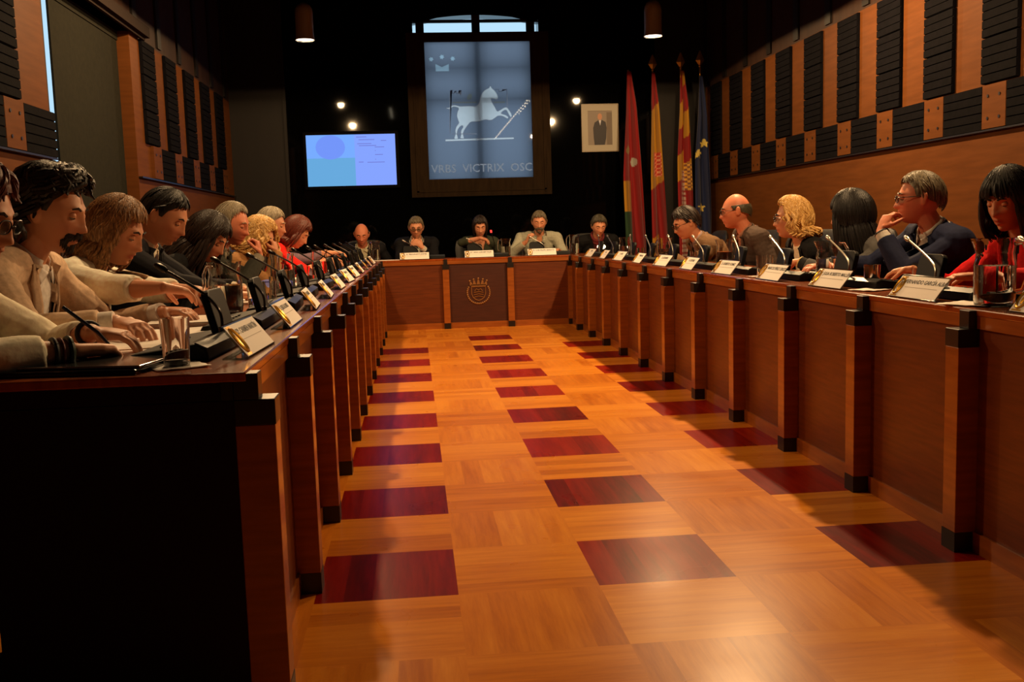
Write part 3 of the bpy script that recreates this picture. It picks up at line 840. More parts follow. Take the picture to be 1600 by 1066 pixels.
def co_get(me):
    a = np.empty(len(me.vertices) * 3, dtype=np.float32); me.vertices.foreach_get('co', a); return a.reshape(-1, 3)
def wrinkle(me, amp, seed, f=1.0):
    a = co_get(me); n = np.empty(len(me.vertices) * 3, dtype=np.float32); me.vertices.foreach_get('normal', n); n = n.reshape(-1, 3)
    rs = np.random.RandomState(seed); d = np.zeros(len(a))
    w = a + .02 * np.sin(a[:, [1, 2, 0]] * 23 * f + rs.rand(3) * 6)
    for i in range(5):
        k = rs.randn(3) * (26 + 12 * i) * f; d += np.sin(w @ k + rs.rand() * 6) / (1 + .5 * i)
    d = np.sign(d) * np.abs(d) ** 1.0 / 2.2
    a = a + n * (amp * d)[:, None].astype(np.float32)
    me.vertices.foreach_set('co', a.ravel()); me.update()

def skin_mat(name, col, ruddy=(170, 60, 45)):
    if name in MATS: return MATS[name]
    m = mat(name, col, 0.48, 0, 0.4)
    N = m.node_tree.nodes; L = m.node_tree.links; b_ = N['Principled BSDF']
    b_.inputs['Subsurface Weight'].default_value = 0.08; b_.inputs['Subsurface Scale'].default_value = 0.01
    a = N.new('ShaderNodeAttribute'); a.attribute_name = 'lip'
    mx = N.new('ShaderNodeMix'); mx.data_type = 'RGBA'; mx.inputs['A'].default_value = lin(col); mx.inputs['B'].default_value = lin(ruddy)
    L.new(a.outputs['Fac'], mx.inputs['Factor']); L.new(mx.outputs['Result'], b_.inputs['Base Color'])
    return m

def ell(a, th, infl=1.0, C=.122):
    """point on the scalp ellipsoid; a=0 front, th=colatitude"""
    return V3(.083 * infl * math.sin(th) * math.sin(a), .106 * infl * math.sin(th) * math.cos(a) - .008, C * infl * math.cos(th) - .002)

def hair_mesh(kind, o, seed):
    """hair in head space"""
    rs = random.Random(seed); mb = MB()
    bulge = o.get('bulge', 1.0)
    def thend(a):
        d = abs(((a + PI) % (2 * PI)) - PI)      # 0 front .. pi back
        dg = math.degrees(d)
        if kind in ('short', 'shaggy'):
            if dg < 42: return R(52 - o.get('recede', 0))
            if dg < 74: return R(52 - o.get('recede', 0) + (dg - 42) / 32 * 24)
            if dg < 83: return R(88)
            if dg < 104: return R(76)
            return R(96 + (dg - 104) / 76 * 24)
        if kind == 'bald':
            if dg < 70: return 0
            if dg < 84: return R(86)
            if dg < 104: return R(77)
            return R(96 + (dg - 104) / 76 * 22)
        if dg < 38: return R(o.get('fringe', 50))
        if dg < 62: return R(o.get('fringe', 50) + (dg - 38) / 24 * 40)
        return R(118)
    # cap
    nu, nv = 48, 16; V = []; F = []
    lo = .0 if kind != 'bald' else R(72)
    for i in range(nv + 1):
        for k in range(nu):
            a = 2 * PI * k / nu; te = thend(a)
            t0 = lo
            th = t0 + (max(te, t0) - t0) * i / nv
            g = 1 + ((1.035 if kind == 'short' else 1.05) * bulge - 1) * (1 - (i / nv) ** 4)
            if kind == 'bald': g = 1 + .028 * math.sin(PI * i / nv)
            V.append(ell(a, th, g * (1 + .012 * rs.random())))
    for i in range(nv):
        for k in range(nu):
            if kind == 'bald' and thend(2 * PI * k / nu) == 0: continue
            F.append((i * nu + k, (i + 1) * nu + k, (i + 1) * nu + (k + 1) % nu, i * nu + (k + 1) % nu))
    mb.add(V, F)
    # locks
    n = o.get('n', 150); L_ = o.get('len', 0); curl = o.get('curl', 0); rad = o.get('rad', .007)
    part = o.get('part', 0)
    if kind == 'bald': return mb
    for q in range(n):
        a0 = rs.uniform(-PI, PI); dg = abs(math.degrees(a0)); te = thend(a0)
        t0 = rs.uniform(R(2), te * .75); pts = []; rads = []
        long_ = L_ > 0 and dg > o.get('open', 48)
        tend = te + R(rs.uniform(-6, 8)); steps = 7
        sw = o.get('sweep', .0) * rs.uniform(.5, 1.2)
        ph = rs.uniform(0, 6); lift = rs.uniform(.0, .03) + (o.get('lift', .0) * rs.random())
        for i in range(steps + 1):
            k = i / steps; th = t0 + (tend - t0) * k
            if th < t0: break
            a = a0 + sw * k * (1 if a0 > part else -1) * (1 if dg < 90 else .2) + curl * .22 * math.sin(ph + k * 7)
            p = ell(a, th, ((1.04 if kind == 'short' else 1.05) + lift * math.sin(k * PI * .9)) * bulge * (1 if long_ or kind == 'shaggy' else 1 - .045 * k ** 3))
            pts.append(p); rads.append(rad * (1 - .35 * k))
        if long_:
            z1 = -L_ * rs.uniform(.82, 1.06) ; p0 = pts[-1].copy(); zz0 = p0.z; st = 8
            rad0 = V3(p0.x, p0.y + .008, 0); rn = rad0.normalized()
            for i in range(1, st + 1):
                k = i / st; z = zz0 + (z1 - zz0) * k
                w = o.get('flare', 0) * math.sin(k * PI * .8) - o.get('tuck', .012) * k * k
                off = rn * w + V3(rn.y, -rn.x, 0) * (curl * .016 * math.sin(ph + k * 9)) + rn * (curl * .010 * math.cos(ph * 2 + k * 8))
                fb = V3(0, -.02 * k if rn.y < .5 else -.012 * k, 0)
                pts.append(V3(p0.x, p0.y, z) + off + fb); rads.append(rad * (1.05 - .55 * k))
        else:
            if kind == 'shaggy' or o.get('tips', 0):
                e = (pts[-1] - pts[-2]).normalized(); rn = V3(pts[-1].x, pts[-1].y, 0).normalized()
                pts.append(pts[-1] + e * .012 + rn * .008); rads.append(rad * .35)
            rads[-1] = rad * .3
        mb.tube(pts, rads, 5, flat=.75)
    return mb

SKIN = skin_mat('skin_light', (214, 148, 112))
SKIN2 = skin_mat('skin_ruddy', (206, 126, 94))
EYEW = mat('eye_white', (130, 120, 112), .25); IRIS = mat('iris_brown', (40, 24, 16), .2)
HAIRC = {}
def hair_mat(nm, c1, c2):
    if nm not in HAIRC: HAIRC[nm] = noisy('hair_' + nm, c1, c2, 60, .45, 0.3, (3, 3, .6), spec=.4)
    return HAIRC[nm]
hair_mat('dark', (20, 13, 10), (42, 27, 19)); hair_mat('black', (7, 6, 7), (20, 16, 16)); hair_mat('brown', (62, 38, 24), (104, 70, 44)); hair_mat('auburn', (64, 22, 14), (104, 42, 24))
hair_mat('streaked', (74, 48, 30), (176, 128, 82)); hair_mat('blond', (170, 122, 60), (226, 184, 112)); hair_mat('grey', (110, 100, 84), (160, 148, 124)); hair_mat('salt', (60, 52, 42), (128, 116, 92))
hair_mat('darkgrey', (46, 42, 34), (84, 78, 60))
def cloth(nm, c, c2=None, rough=.85, sheen=.15):
    return noisy('cloth_' + nm, c, c2 or tuple(min(255, int(v * 1.12) + 2) for v in c), 60, rough, .12, (1, 1, 1), spec=.2)

def person(label, seat, rz, H, look=(0, 25, 0), hair=None, top='suit', col=None, shirt=None, tie=None, R_=None, L_=None,
           vox=.007, fem=False, glasses=False, beard=None, skin=None, sleeve=1.0, hairc='dark', seed=1, scale=1.05, vdeep=.5, vwide=.07,
           lapel=None, collar=True, necklace=False, heavy=1.0, scarf=None, chair_label=None):
    root = thing('person', label, 'person', seat, rz)
    Mw = Matrix.Translation(seat) @ Matrix.Rotation(rz, 4, 'Z'); Mi = Mw.inverted(); Mr = Matrix.Rotation(-rz, 3, 'Z')
    skin = skin or SKIN
    h = Mi @ Vector(H)
    yw, pt_, rl = look
    MH3 = Matrix.Rotation(R(yw), 3, 'Z') @ Matrix.Rotation(R(-pt_), 3, 'X') @ Matrix.Rotation(R(rl), 3, 'Y')
    MH = Matrix.Translation(h) @ MH3.to_4x4() @ Matrix.Scale(scale, 4)
    # spine
    P0 = V3(0, -.03, .47)
    nb = h + MH3 @ V3(0, -.035, -.11) * scale + V3(0, -.022, -.038)
    ctrl = (P0 + nb) / 2 + V3(0, -.05, .02)
    bez = lambda t: P0 * (1 - t) ** 2 + ctrl * 2 * t * (1 - t) + nb * t * t
    ts = [0, .12, .25, .4, .55, .7, .82, .92, 1.0]
    pts = [bez(t) for t in ts]; tang = [(bez(min(1, t + .02)) - bez(max(0, t - .02))).normalized() for t in ts]
    tw = R(yw) * .25
    X = [Matrix.Rotation(tw * t, 3, 'Z') @ V3(1, 0, 0) for t in ts]
    X = [(x - t * x.dot(t)).normalized() for x, t in zip(X, tang)]
    Y = [t.cross(x) for x, t in zip(X, tang)]      # forward
    if Y[4].y < 0: Y = [-y for y in Y]
    wS = (.165 if fem else .190)
    rx = [.165, .158, .146, .148, .158, .166, .150, .108, .062]; ry = [.115, .115, .110, .112, .118, .116, .098, .075, .058]
    if fem: rx = [v * .93 for v in rx]; ry = [v * .95 for v in ry]; ry[4] += .012; ry[5] += .008
    rx = [v * heavy for v in rx]; ry = [v * heavy for v in ry]
    sh = {}
    for s_, nm in ((1, 'R'), (-1, 'L')):
        sh[nm] = bez(.885) + X[6] * s_ * wS * heavy - Y[6] * .005
    hipz = .47
    def torso(mb, d, neck=True):
        loft(mb, pts, X, Y, [v + d for v in rx], [v + d for v in ry], 28, 2.3)
        for nm in ('R', 'L'):
            s_ = 1 if nm == 'R' else -1
            mb.tube([pts[7] + X[7] * s_ * .03, (pts[7] + sh[nm]) / 2 + tang[6] * .014, sh[nm]], [.050 + d, .056 + d, .060 + d], 12)
            mb.ball(sh[nm], .062 + d, 14, 10)
    arms = {}
    for nm, spec in (('R', R_), ('L', L_)):
        s_ = 1 if nm == 'R' else -1
        if spec is None: spec = dict(w=None)
        if spec.get('w') is None:
            W = V3(s_ * .16, .30, .62); d = V3(-s_ * .3, 1, -.1); n = V3(0, 0, -1)
        else:
            W = Mi @ Vector(spec['w']); d = Mr @ Vector(spec['d']); n = Mr @ Vector(spec['n'])
        pole = Mr @ Vector(spec['pole']) if 'pole' in spec else V3(s_ * .55, -.3, -.8)
        El, W2 = ik(sh[nm], W, .285, .255, pole)
        arms[nm] = (El, W2, d.normalized(), n, spec)
    def arm_tubes(mb, d, frac=1.0, body=False):
        for nm in ('R', 'L'):
            El, W, dd, n, spec = arms[nm]; S0 = sh[nm]
            r = (.048, .044, .040, .034, .024) if not fem else (.043, .040, .036, .030, .021)
            r = [v * (heavy if i < 3 else 1) + d for i, v in enumerate(r)]
            mb.tube([S0, (S0 + El) / 2, El], [r[0], r[1], r[2]], 14); mb.ball(El, r[2], 12, 10); mb.ball(S0, r[0], 12, 10)
            f = frac if not body else 1.0
            if f > .55:
                k = (f - .5) / .5; E2 = El + (W - El) * k
                mid = El + (E2 - El) * .5
                mb.tube([El, mid, E2], [r[2], r[3] + .002, (r[4] + (.004 if not body else 0)) + (r[3] - r[4]) * (1 - k)], 14)
            if body: hand_mesh(mb, W, dd, n, nm == 'R', spec.get('curl', .45), scale=.92 if fem else 1.0, thumb=spec.get('thumb', .6))
    # body: one continuous skin surface
    mb = MB(); torso(mb, -.012)
    nk = MH @ V3(0, -.022, -.075)
    mb.tube([nb - tang[-1] * .03, (nb + nk) / 2 - V3(0, .004, 0), nk], [.060, .055 if not fem else .047, .053 if not fem else .046], 16)
    hm = head_mesh(fem); hm.xf(MH); mb.add(hm.v, hm.f)
    arm_tubes(mb, 0, 1, True)
    for s_ in (-1, 1):
        mb.tube([V3(s_ * .09, -.02, .50), V3(s_ * .11, .40, .50), V3(s_ * .12, .44, .47), V3(s_ * .12, .42, .12), V3(s_ * .12, .41, .07)], [.075, .062, .055, .04, .035], 12)
        mb.tube([V3(s_ * .12, .38, .05), V3(s_ * .13, .56, .04)], [.04, .032], 10)
    me = remesh(mb, vox, 2 if vox < .005 else 1, 'body'); me.materials.append(skin)
    a = co_get(me); MHi = np.array(MH.inverted()); hl = a @ MHi[:3, :3].T + MHi[:3, 3]
    lip = np.exp(-(hl[:, 0] / .023) ** 4) * np.exp(-((hl[:, 2] + .0685) / .0105) ** 4) * (hl[:, 1] > .06) * (.75 if fem else .4)
    lip += .30 * np.exp(-((hl[:, 2] + .035) / .02) ** 2) * np.exp(-((np.abs(hl[:, 0]) - .035) / .03) ** 2) * (hl[:, 1] > .03)
    at = me.attributes.new('lip', 'FLOAT', 'POINT'); at.data.foreach_set('value', np.clip(lip, 0, 1).astype(np.float32))
    link('body', me, root)
    hv = [Vector(p) for p in hl[::1]] if beard else None
    hb = BVHTree.FromPolygons(hv, [tuple(p.vertices) for p in me.polygons]) if beard else None
    # trousers and shoes
    mb = MB(); loft(mb, pts[:3], X[:3], Y[:3], [v + .016 for v in rx[:3]], [v + .016 for v in ry[:3]], 20, 2.4)
    for s_ in (-1, 1): mb.tube([V3(s_ * .09, -.03, .49), V3(s_ * .11, .40, .505), V3(s_ * .12, .455, .47), V3(s_ * .12, .43, .12)], [.092, .078, .070, .056], 14)
    me = remesh(mb, .014, 2, 'trousers'); me.materials.append(cloth('trousers', (22, 22, 28))); link('trousers', me, root)
    for s_ in (-1, 1):
        mb = MB(); mb.tube([V3(s_ * .12, .355, .045), V3(s_ * .125, .48, .045), V3(s_ * .135, .61, .035)], [.046, .048, .036], 12); mb.box((s_ * .12 - .04, .33, 0), (s_ * .13 + .045, .62, .02), bev=.008)
        mb.build('shoe', M_LEATHER, root, True)
    # garments
    def bvh_of(me): 
        bm = bmesh.new(); bm.from_mesh(me); t = BVHTree.FromBMesh(bm); bm.free(); return t
    ct = col or (40, 40, 50)
    front = (Matrix.Rotation(tw * .7, 3, 'Z') @ ((Y[5] + Y[6]).normalized()))
    axis = tang[5]; ax_x = X[5]
    def fp(x, t): return bez(t) + ax_x * x
    def project(me_bvh, x, t, off):
        o_ = fp(x, t) + front * .5
        r = me_bvh.ray_cast(o_, -front)
        if r[0] is None: return fp(x, t) + front * .08
        return r[0] + front * off
    def strip(me_bvh, A, B, n, m_, name, off=.004, th=.003, parent=root, k=3):
        """A, B: polylines of (x, t); surface strip between them"""
        def lerp(Pl, u):
            u *= len(Pl) - 1; i = min(int(u), len(Pl) - 2); f = u - i
            return (Pl[i][0] * (1 - f) + Pl[i + 1][0] * f, Pl[i][1] * (1 - f) + Pl[i + 1][1] * f)
        V = []; F = []
        for i in range(n + 1):
            p, q = lerp(A, i / n), lerp(B, i / n)
            for j in range(k + 1):
                V.append(project(me_bvh, p[0] + (q[0] - p[0]) * j / k, p[1] + (q[1] - p[1]) * j / k, off))
        for i in range(n):
            for j in range(k): o_ = i * (k + 1) + j; F.append((o_, o_ + 1, o_ + k + 2, o_ + k + 1))
        me_ = bpy.data.meshes.new(name); me_.from_pydata([v[:] for v in V], [], F); me_.materials.append(m_)
        me_.polygons.foreach_set('use_smooth', [True] * len(F))
        o_ = link(name, me_, parent); sm = o_.modifiers.new('solid', 'SOLIDIFY'); sm.thickness = th; sm.offset = 0
        return o_
    def collar_band(m_, r0=.062, z0=-.012, z1=.035, gap=26, tilt=.35, name='collar', parent=root):
        V = []; F = []; n = 26; c = nb - tang[-1] * .005; T = (tang[-1] + V3(0, .0, 0)).normalized()
        for j in range(4):
            k = j / 3; rr_ = r0 + (.012 if j in (0,) else 0) + (.010 * (1 - k))
            for i in range(n + 1):
                a = R(gap) + (2 * PI - 2 * R(gap)) * i / n
                zz = z0 + (z1 - z0) * k + .012 * math.cos(a) * 0 - tilt * .05 * max(0, math.cos(a))
                V.append(c + X[-1] * math.sin(a) * rr_ * 1.02 + Y[-1] * math.cos(a) * rr_ + T * zz)
        for j in range(3):
            for i in range(n): o_ = j * (n + 1) + i; F.append((o_, o_ + 1, o_ + n + 2, o_ + n + 1))
        me_ = bpy.data.meshes.new(name); me_.from_pydata([v[:] for v in V], [], F); me_.materials.append(m_); me_.polygons.foreach_set('use_smooth', [True] * len(F))
        o_ = link(name, me_, parent); sm = o_.modifiers.new('solid', 'SOLIDIFY'); sm.thickness = .004; return o_
    gv = max(vox, .006)
    mt = cloth(('%d_%d_%d' % ct), ct)
    if top == 'suit':
        sc_ = shirt or (225, 215, 200); ms = cloth('%d_%d_%d' % sc_, sc_)
        mb = MB(); torso(mb, .002); 
        for nm in ('R', 'L'):
            El, W, dd, n, spec = arms[nm]; k0, k1 = El + (W - El) * .80, El + (W - El) * .955
            q = MB(); q.tube([k0, k1], [.037, .035], 14); q.build('shirt_cuff', ms, root, True)
        me = remesh(mb, gv, 2, 'shirt'); wrinkle(me, .0015, seed)
        me.materials.append(ms); link('shirt', me, root); bs = bvh_of(me)
        if collar:
            collar_band(ms)
            for s_ in (-1, 1): strip(bs, [(s_ * .010, .965), (s_ * .055, .90)], [(s_ * .052, .985), (s_ * .066, .945)], 5, ms, 'collar_point', .010)
        if tie: 
            mtie = cloth('%d_%d_%d' % tie, tie, rough=.5); strip(bs, [(-.012, .955), (-.020, .90), (-.026, .55), (-.036, .25), (-.002, .2)], [(.012, .955), (.020, .90), (.026, .55), (.036, .25), (.002, .2)], 14, mtie, 'tie', .009)
        mb = MB(); torso(mb, .020); arm_tubes(mb, .016, .90)
        me = remesh(mb, gv, 2, 'jacket'); wrinkle(me, .0035, seed + 5)
        # cut the neck opening and the front V
        bm = bmesh.new(); bm.from_mesh(me); dl = []
        for f in bm.faces:
            c = f.calc_center_median(); r = c - bez(vdeep)
            tt = None
            y_ = (c - bez(.7)).dot(front); x_ = (c - bez(.8)).dot(ax_x)
            # height along the spine
            hgt = (c - P0).dot(tang[5]) / (nb - P0).dot(tang[5])
            wv = vwide * max(0, (hgt - vdeep) / (1 - vdeep)) ** .8 if hgt > vdeep else 0
            yl = (c - bez(min(1, max(0, hgt)))).dot(front)
            if (hgt > .985 and abs(x_) < .085 and abs(yl) < .12) or (.02 < yl < .20 and abs(x_) < wv): dl.append(f)
        bmesh.ops.delete(bm, geom=dl, context='FACES'); bm.to_mesh(me); bm.free()
        me.materials.append(mt); jo = link('jacket', me, root); sm = jo.modifiers.new('solid', 'SOLIDIFY'); sm.thickness = .004; sm.offset = -1
        bj = bvh_of(me)
        lm = mt if not lapel else cloth('%d_%d_%d' % lapel, lapel)
        tv_ = [vdeep + (1 - vdeep) * k / 6 for k in range(7)]
        for s_ in (-1, 1):
            A = [(s_ * (vwide * ((t - vdeep) / (1 - vdeep)) ** .8 + .003), t) for t in tv_]
            wd_ = [.004, .022, .036, .046, .050, .040, .026]
            B = [(a_[0] + s_ * w, a_[1]) for a_, w in zip(A, wd_)]
            strip(bj, A, B, 14, lm, 'lapel', .006)
        collar_band(lm, .072, -.022, .020, 40, .5, 'jacket_collar')
        for k in range(2):
            p = project(bj, 0.0, vdeep - .06 - .2 * k, .004)
            q = MB(); q.ball(p, .009, 8, 6); q.build('button', M_BLOCK, root, True)
    else:
        dlt = .010 if top == 'tee' else .014
        mb = MB(); torso(mb, dlt); arm_tubes(mb, .012 if top != 'blouse' else .018, sleeve)
        me = remesh(mb, gv, 2, 'shirt' if top != 'blouse' else 'blouse'); wrinkle(me, .004 if top != 'tee' else .0025, seed + 3)
        bm = bmesh.new(); bm.from_mesh(me); dl = []
        for f in bm.faces:
            c = f.calc_center_median(); y_ = (c - bez(.7)).dot(front); x_ = (c - bez(.8)).dot(ax_x)
            hgt = (c - P0).dot(tang[5]) / (nb - P0).dot(tang[5])
            wv = vwide * max(0, (hgt - vdeep) / (1 - vdeep)) if hgt > vdeep else 0
            yl = (c - bez(min(1, max(0, hgt)))).dot(front)
            if (hgt > .99 and abs(x_) < .085 and abs(yl) < .12) or (.02 < yl < .20 and abs(x_) < wv): dl.append(f)
        bmesh.ops.delete(bm, geom=dl, context='FACES'); bm.to_mesh(me); bm.free()
        me.materials.append(mt); so = link(me.name.split('.')[0], me, root); sm = so.modifiers.new('solid', 'SOLIDIFY'); sm.thickness = .003; sm.offset = -1
        bs = bvh_of(me)
        if collar:
            collar_band(mt, .064, -.016, .03)
            for s_ in (-1, 1): strip(bs, [(s_ * .022, .93), (s_ * .060, .88)], [(s_ * .058, .975), (s_ * .078, .94)], 5, mt, 'collar_point', .010)
        if top == 'shirt': strip(bs, [(-.012, .86), (-.012, .2)], [(.012, .86), (.012, .2)], 12, mt, 'button_band', .004)
        if sleeve > .55:
            for nm in ('R', 'L'):
                El, W, dd, n, spec = arms[nm]; k = (sleeve - .5) / .5; E2 = El + (W - El) * k; u = (W - El).normalized()
                q = MB(); q.tube([E2 - u * .035, E2 - u * .005, E2 + u * .004], [.044, .045, .040] if top == 'blouse' else [.038, .038, .034], 16, cap=False); c_ = q.build('cuff', mt, root, True, fix=False)
                sm = c_.modifiers.new('solid', 'SOLIDIFY'); sm.thickness = .004
    if scarf:
        q = MB(); c = nb
        for rr_, zz in ((.070, .01), (.078, -.012), (.072, .03)):
            ring = [c + X[-1] * math.sin(a) * rr_ + Y[-1] * math.cos(a) * rr_ * 1.05 + tang[-1] * (zz - .03 * max(0, math.cos(a))) for a in [k * PI / 9 for k in range(19)]]
            q.tube(ring, .016, 8)
        q.tube([project(bs, .02, .93, .02), project(bs, .03, .75, .016), project(bs, .025, .55, .014)], [.02, .022, .02], 8, flat=.5)
        q.build('scarf', cloth('%d_%d_%d' % scarf, scarf), root, True)
    # head parts, in head space
    hd = bpy.data.objects.new('hair', None)
    def hpart(mbx, name, m_, smooth=True, parent=root):
        mbx.xf(MH); return mbx.build(name, m_, parent, smooth)
    bpy.data.objects.remove(hd)
    if hair:
        hk, ho = hair
        hpart(hair_mesh(hk, ho, seed), 'hair', HAIRC[hairc], True)
    bc = HAIRC['dark' if hairc in ('blond', 'streaked', 'auburn') else hairc]
    ey = .0705 if fem else .073
    for s_ in (-1, 1):
        q = MB(); q.tube([(s_ * .014, .089, .021), (s_ * .030, .0885, .027), (s_ * .047, .078, .022)], [.0035, .0042, .002], 6); hpart(q, 'eyebrow', bc)
        q = MB(); q.ball((s_ * .031, ey, .0005), .0115, 14, 10); e = hpart(q, 'eye', EYEW)
        q = MB(); q.ball((s_ * .031, ey + .006, -.002), .0062, 10, 8); hpart(q, 'iris', IRIS, True, e)
        q = MB(); q.ball((s_ * .031, ey, .0015), .0128, 14, 10)
        q.f = [f for f in q.f if sum(q.v[i][2] for i in f) / len(f) > -.0015]; hpart(q, 'eyelid', skin, True)
    if beard:
        q = MB(); rs = random.Random(seed)
        zones = [(0, .102, -.053, .033, 60)] + ([(0, .085, -.100, .030, 50)] if beard != 'moustache' else [])
        for (cx, cy, cz, w, n) in zones:
            for i in range(n):
                x = rs.uniform(-w, w); z = cz + rs.uniform(-.006, .006) - (abs(x) * .25)
                if cz < -.08: z = cz + rs.uniform(-.018, .014)
                hit = hb.ray_cast(Vector((x, .3, z)), Vector((0, -1, 0)))[0]
                if hit is None or hit.y < .052: continue
                y = hit.y
                q.tube([(x, y, z + .005), (x * 1.08, y + .003, z - .004), (x * 1.15, y - .001, z - .013)], [.0035, .0035, .001], 5)
        if beard == 'full':
            for s_ in (-1, 1):
                for i in range(40):
                    k = rs.random(); x = s_ * (.030 + .038 * k); y = .075 - .065 * k; z = -.095 + .065 * k + rs.uniform(-.01, .01)
                    q.tube([(x, y, z + .005), (x * 1.03, y + .002, z - .01)], [.004, .001], 5)
        if beard == 'goatee':
            for i in range(70):
                s_ = rs.choice((-1, 1)); x = s_ * rs.uniform(.026, .036); z = rs.uniform(-.09, -.055)
                hit = hb.ray_cast(Vector((x, .3, z)), Vector((0, -1, 0)))[0]
                if hit and hit.y > .05: q.tube([(x, hit.y, z + .004), (x, hit.y + .003, z - .004), (x, hit.y, z - .012)], [.0035, .0035, .001], 5)
        hpart(q, 'beard' if beard != 'moustache' else 'moustache', HAIRC[hairc] if hairc != 'streaked' else HAIRC['brown'])
    if glasses:
        q = MB()
        for s_ in (-1, 1):
            ring = [(s_ * .032 + .0235 * math.copysign(abs(math.cos(a)) ** .8, math.cos(a)), .1035 - abs(s_ * .032 + .023 * math.cos(a)) * .12, -.002 + .0165 * math.copysign(abs(math.sin(a)) ** .8, math.sin(a))) for a in [k * PI / 10 for k in range(21)]]
            q.tube(ring, .0018, 6)
            q.tube([(s_ * .055, .096, .006), (s_ * .074, .085, .006), (s_ * .080, .0, .004), (s_ * .079, -.018, -.012)], .0018, 6)
        q.tube([(-.009, .104, .001), (0, .107, .003), (.009, .104, .001)], .0018, 6)
        g_ = hpart(q, 'glasses', mat('glasses_frame', (20, 16, 16), .3))
        q = MB()
        for s_ in (-1, 1):
            q.prism([(s_ * .032 + .022 * math.cos(a), -.002 + .0155 * math.sin(a)) for a in [k * PI / 8 for k in range(16)]], .0992, .0998, axis='y')
        hpart(q, 'lens', M_ACRYL, False, g_)
    for nm in ('R', 'L'):
        El, W, dd, n, spec = arms[nm]
        if spec.get('band'):
            u = (W - El).normalized()
            for i, (c_, w, off) in enumerate(spec['band']):
                q = MB(); p = W - u * off; a1 = u.orthogonal().normalized(); a2 = u.cross(a1)
                q.tube([p + a1 * math.cos(a) * .031 + a2 * math.sin(a) * .031 for a in [k * PI / 10 for k in range(21)]], w, 8)
                q.build('wristband', mat('band_%d_%d_%d' % c_, c_, .5), root, True)
    return root, arms, Mw

LEFT, RIGHT, FAR = R(-90), R(90), R(180)
def chair_for(x, y, rz, who): make_chair('black leather swivel chair under %s' % who, (x, y, 0), rz)
DN = (0, 0, -1)
SHORT = ('short', dict(n=170, rad=.0055, lift=.02, sweep=.5))
# left row, nearest first
person('person in a cream shirt with glasses and reddish hair, writing at the near left corner', (-1.05, -.72, 0), LEFT, (-.735, -.69, 1.14), (-4, 20, 0),
       ('short', dict(n=200, rad=.008, lift=.06, sweep=.4, tips=1, bulge=1.06)), 'shirt', (236, 222, 198), glasses=True, hairc='auburn', sleeve=.86, seed=3, vox=.0042, vdeep=.8, vwide=.05,
       R_=dict(w=(-.46, -.86, .812), d=(.62, .72, -.06), n=(.2, .1, -1), curl=.55, band=[((24, 50, 30), .007, .012), ((120, 34, 24), .004, .03), ((30, 26, 24), .006, .045)], pole=(-.3, -.7, -.25)),
       L_=dict(w=(-.50, -.60, .83), d=(.9, -.1, -.1), n=DN, curl=.5, band=[((20, 20, 22), .006, .02)], pole=(-.2, .6, -.3)))
chair_for(-1.05, -.72, LEFT, 'the person in the cream shirt at the near left corner')
person('person in a tan jacket with shaggy dark hair and a moustache', (-1.08, .05, 0), LEFT, (-.80, .05, 1.165), (-6, 16, 0),
       ('shaggy', dict(n=420, rad=.0095, lift=.20, sweep=.8, curl=1.2, bulge=1.08, tips=1, len=.11, open=95, flare=.03)), 'suit', (206, 176, 148), shirt=(228, 220, 212), lapel=(180, 150, 124), beard='goatee', seed=8, vox=.0042, vdeep=.32, vwide=.075, heavy=1.1,
       R_=dict(w=(-.52, -.30, .83), d=(.75, -.62, -.10), n=DN, curl=.45, pole=(-.4, -.5, -.5)), L_=dict(w=(-.52, .22, .82), d=(.9, -.4, 0), n=DN))
chair_for(-1.08, .05, LEFT, 'the person in the tan jacket')
person('person in a cream blouse with streaked shoulder-length hair, hands held over the papers', (-1.08, .75, 0), LEFT, (-.81, .75, 1.105), (-8, 24, 0),
       ('long', dict(n=230, rad=.009, len=.155, fringe=54, open=50, flare=.025, tuck=.02, sweep=.3, curl=.35, bulge=1.05)), 'blouse', (242, 230, 208), fem=True, hairc='streaked', sleeve=.72, seed=12, vox=.0042, collar=False, vdeep=.62, vwide=.06,
       R_=dict(w=(-.47, .22, .895), d=(.66, .58, -.2), n=(.1, .1, -1), curl=.38, pole=(-.3, -.6, -.9)), L_=dict(w=(-.46, .62, .86), d=(.7, -.6, -.1), n=DN, curl=.4))
chair_for(-1.08, .75, LEFT, 'the person in the cream blouse')
person('person in a dark suit and tie with short black hair, head bowed', (-1.08, 1.47, 0), LEFT, (-.80, 1.47, 1.175), (-10, 30, 0), SHORT, 'suit', (20, 20, 26), shirt=(220, 210, 190), tie=(62, 40, 44), hairc='black', seed=5, vox=.0055, vdeep=.45, vwide=.06,
       R_=dict(w=(-.46, 1.25, .81), d=(.9, .25, -.05), n=DN), L_=dict(w=(-.48, 1.6, .81), d=(.9, -.3, 0), n=DN))
chair_for(-1.08, 1.47, LEFT, 'the person in the dark suit and tie')
person('person in black with long brown hair falling forward', (-1.08, 2.19, 0), LEFT, (-.76, 2.19, 1.075), (-12, 34, 0), ('long', dict(n=260, rad=.009, len=.25, fringe=60, open=42, flare=.03, tuck=-.02, sweep=.3, curl=.2, bulge=1.06)),
       'tee', (16, 16, 18), fem=True, hairc='dark', seed=21, vox=.006, collar=False, vdeep=.8)
chair_for(-1.08, 2.19, LEFT, 'the long-haired person in black on the left')
person('grey-haired person in a dark jacket holding a fist to the mouth', (-1.08, 2.91, 0), LEFT, (-.76, 2.91, 1.155), (-14, 18, 0), ('short', dict(n=150, rad=.0045, lift=.01, recede=10)), 'suit', (44, 44, 38), shirt=(120, 112, 96), hairc='grey', seed=30, vox=.006, skin=SKIN2,
       R_=dict(w=(-.60, 2.86, .955), d=(-.12, .1, .95), n=(-.95, 0, -.1), curl=1.1, pole=(.3, -.5, -.9)))
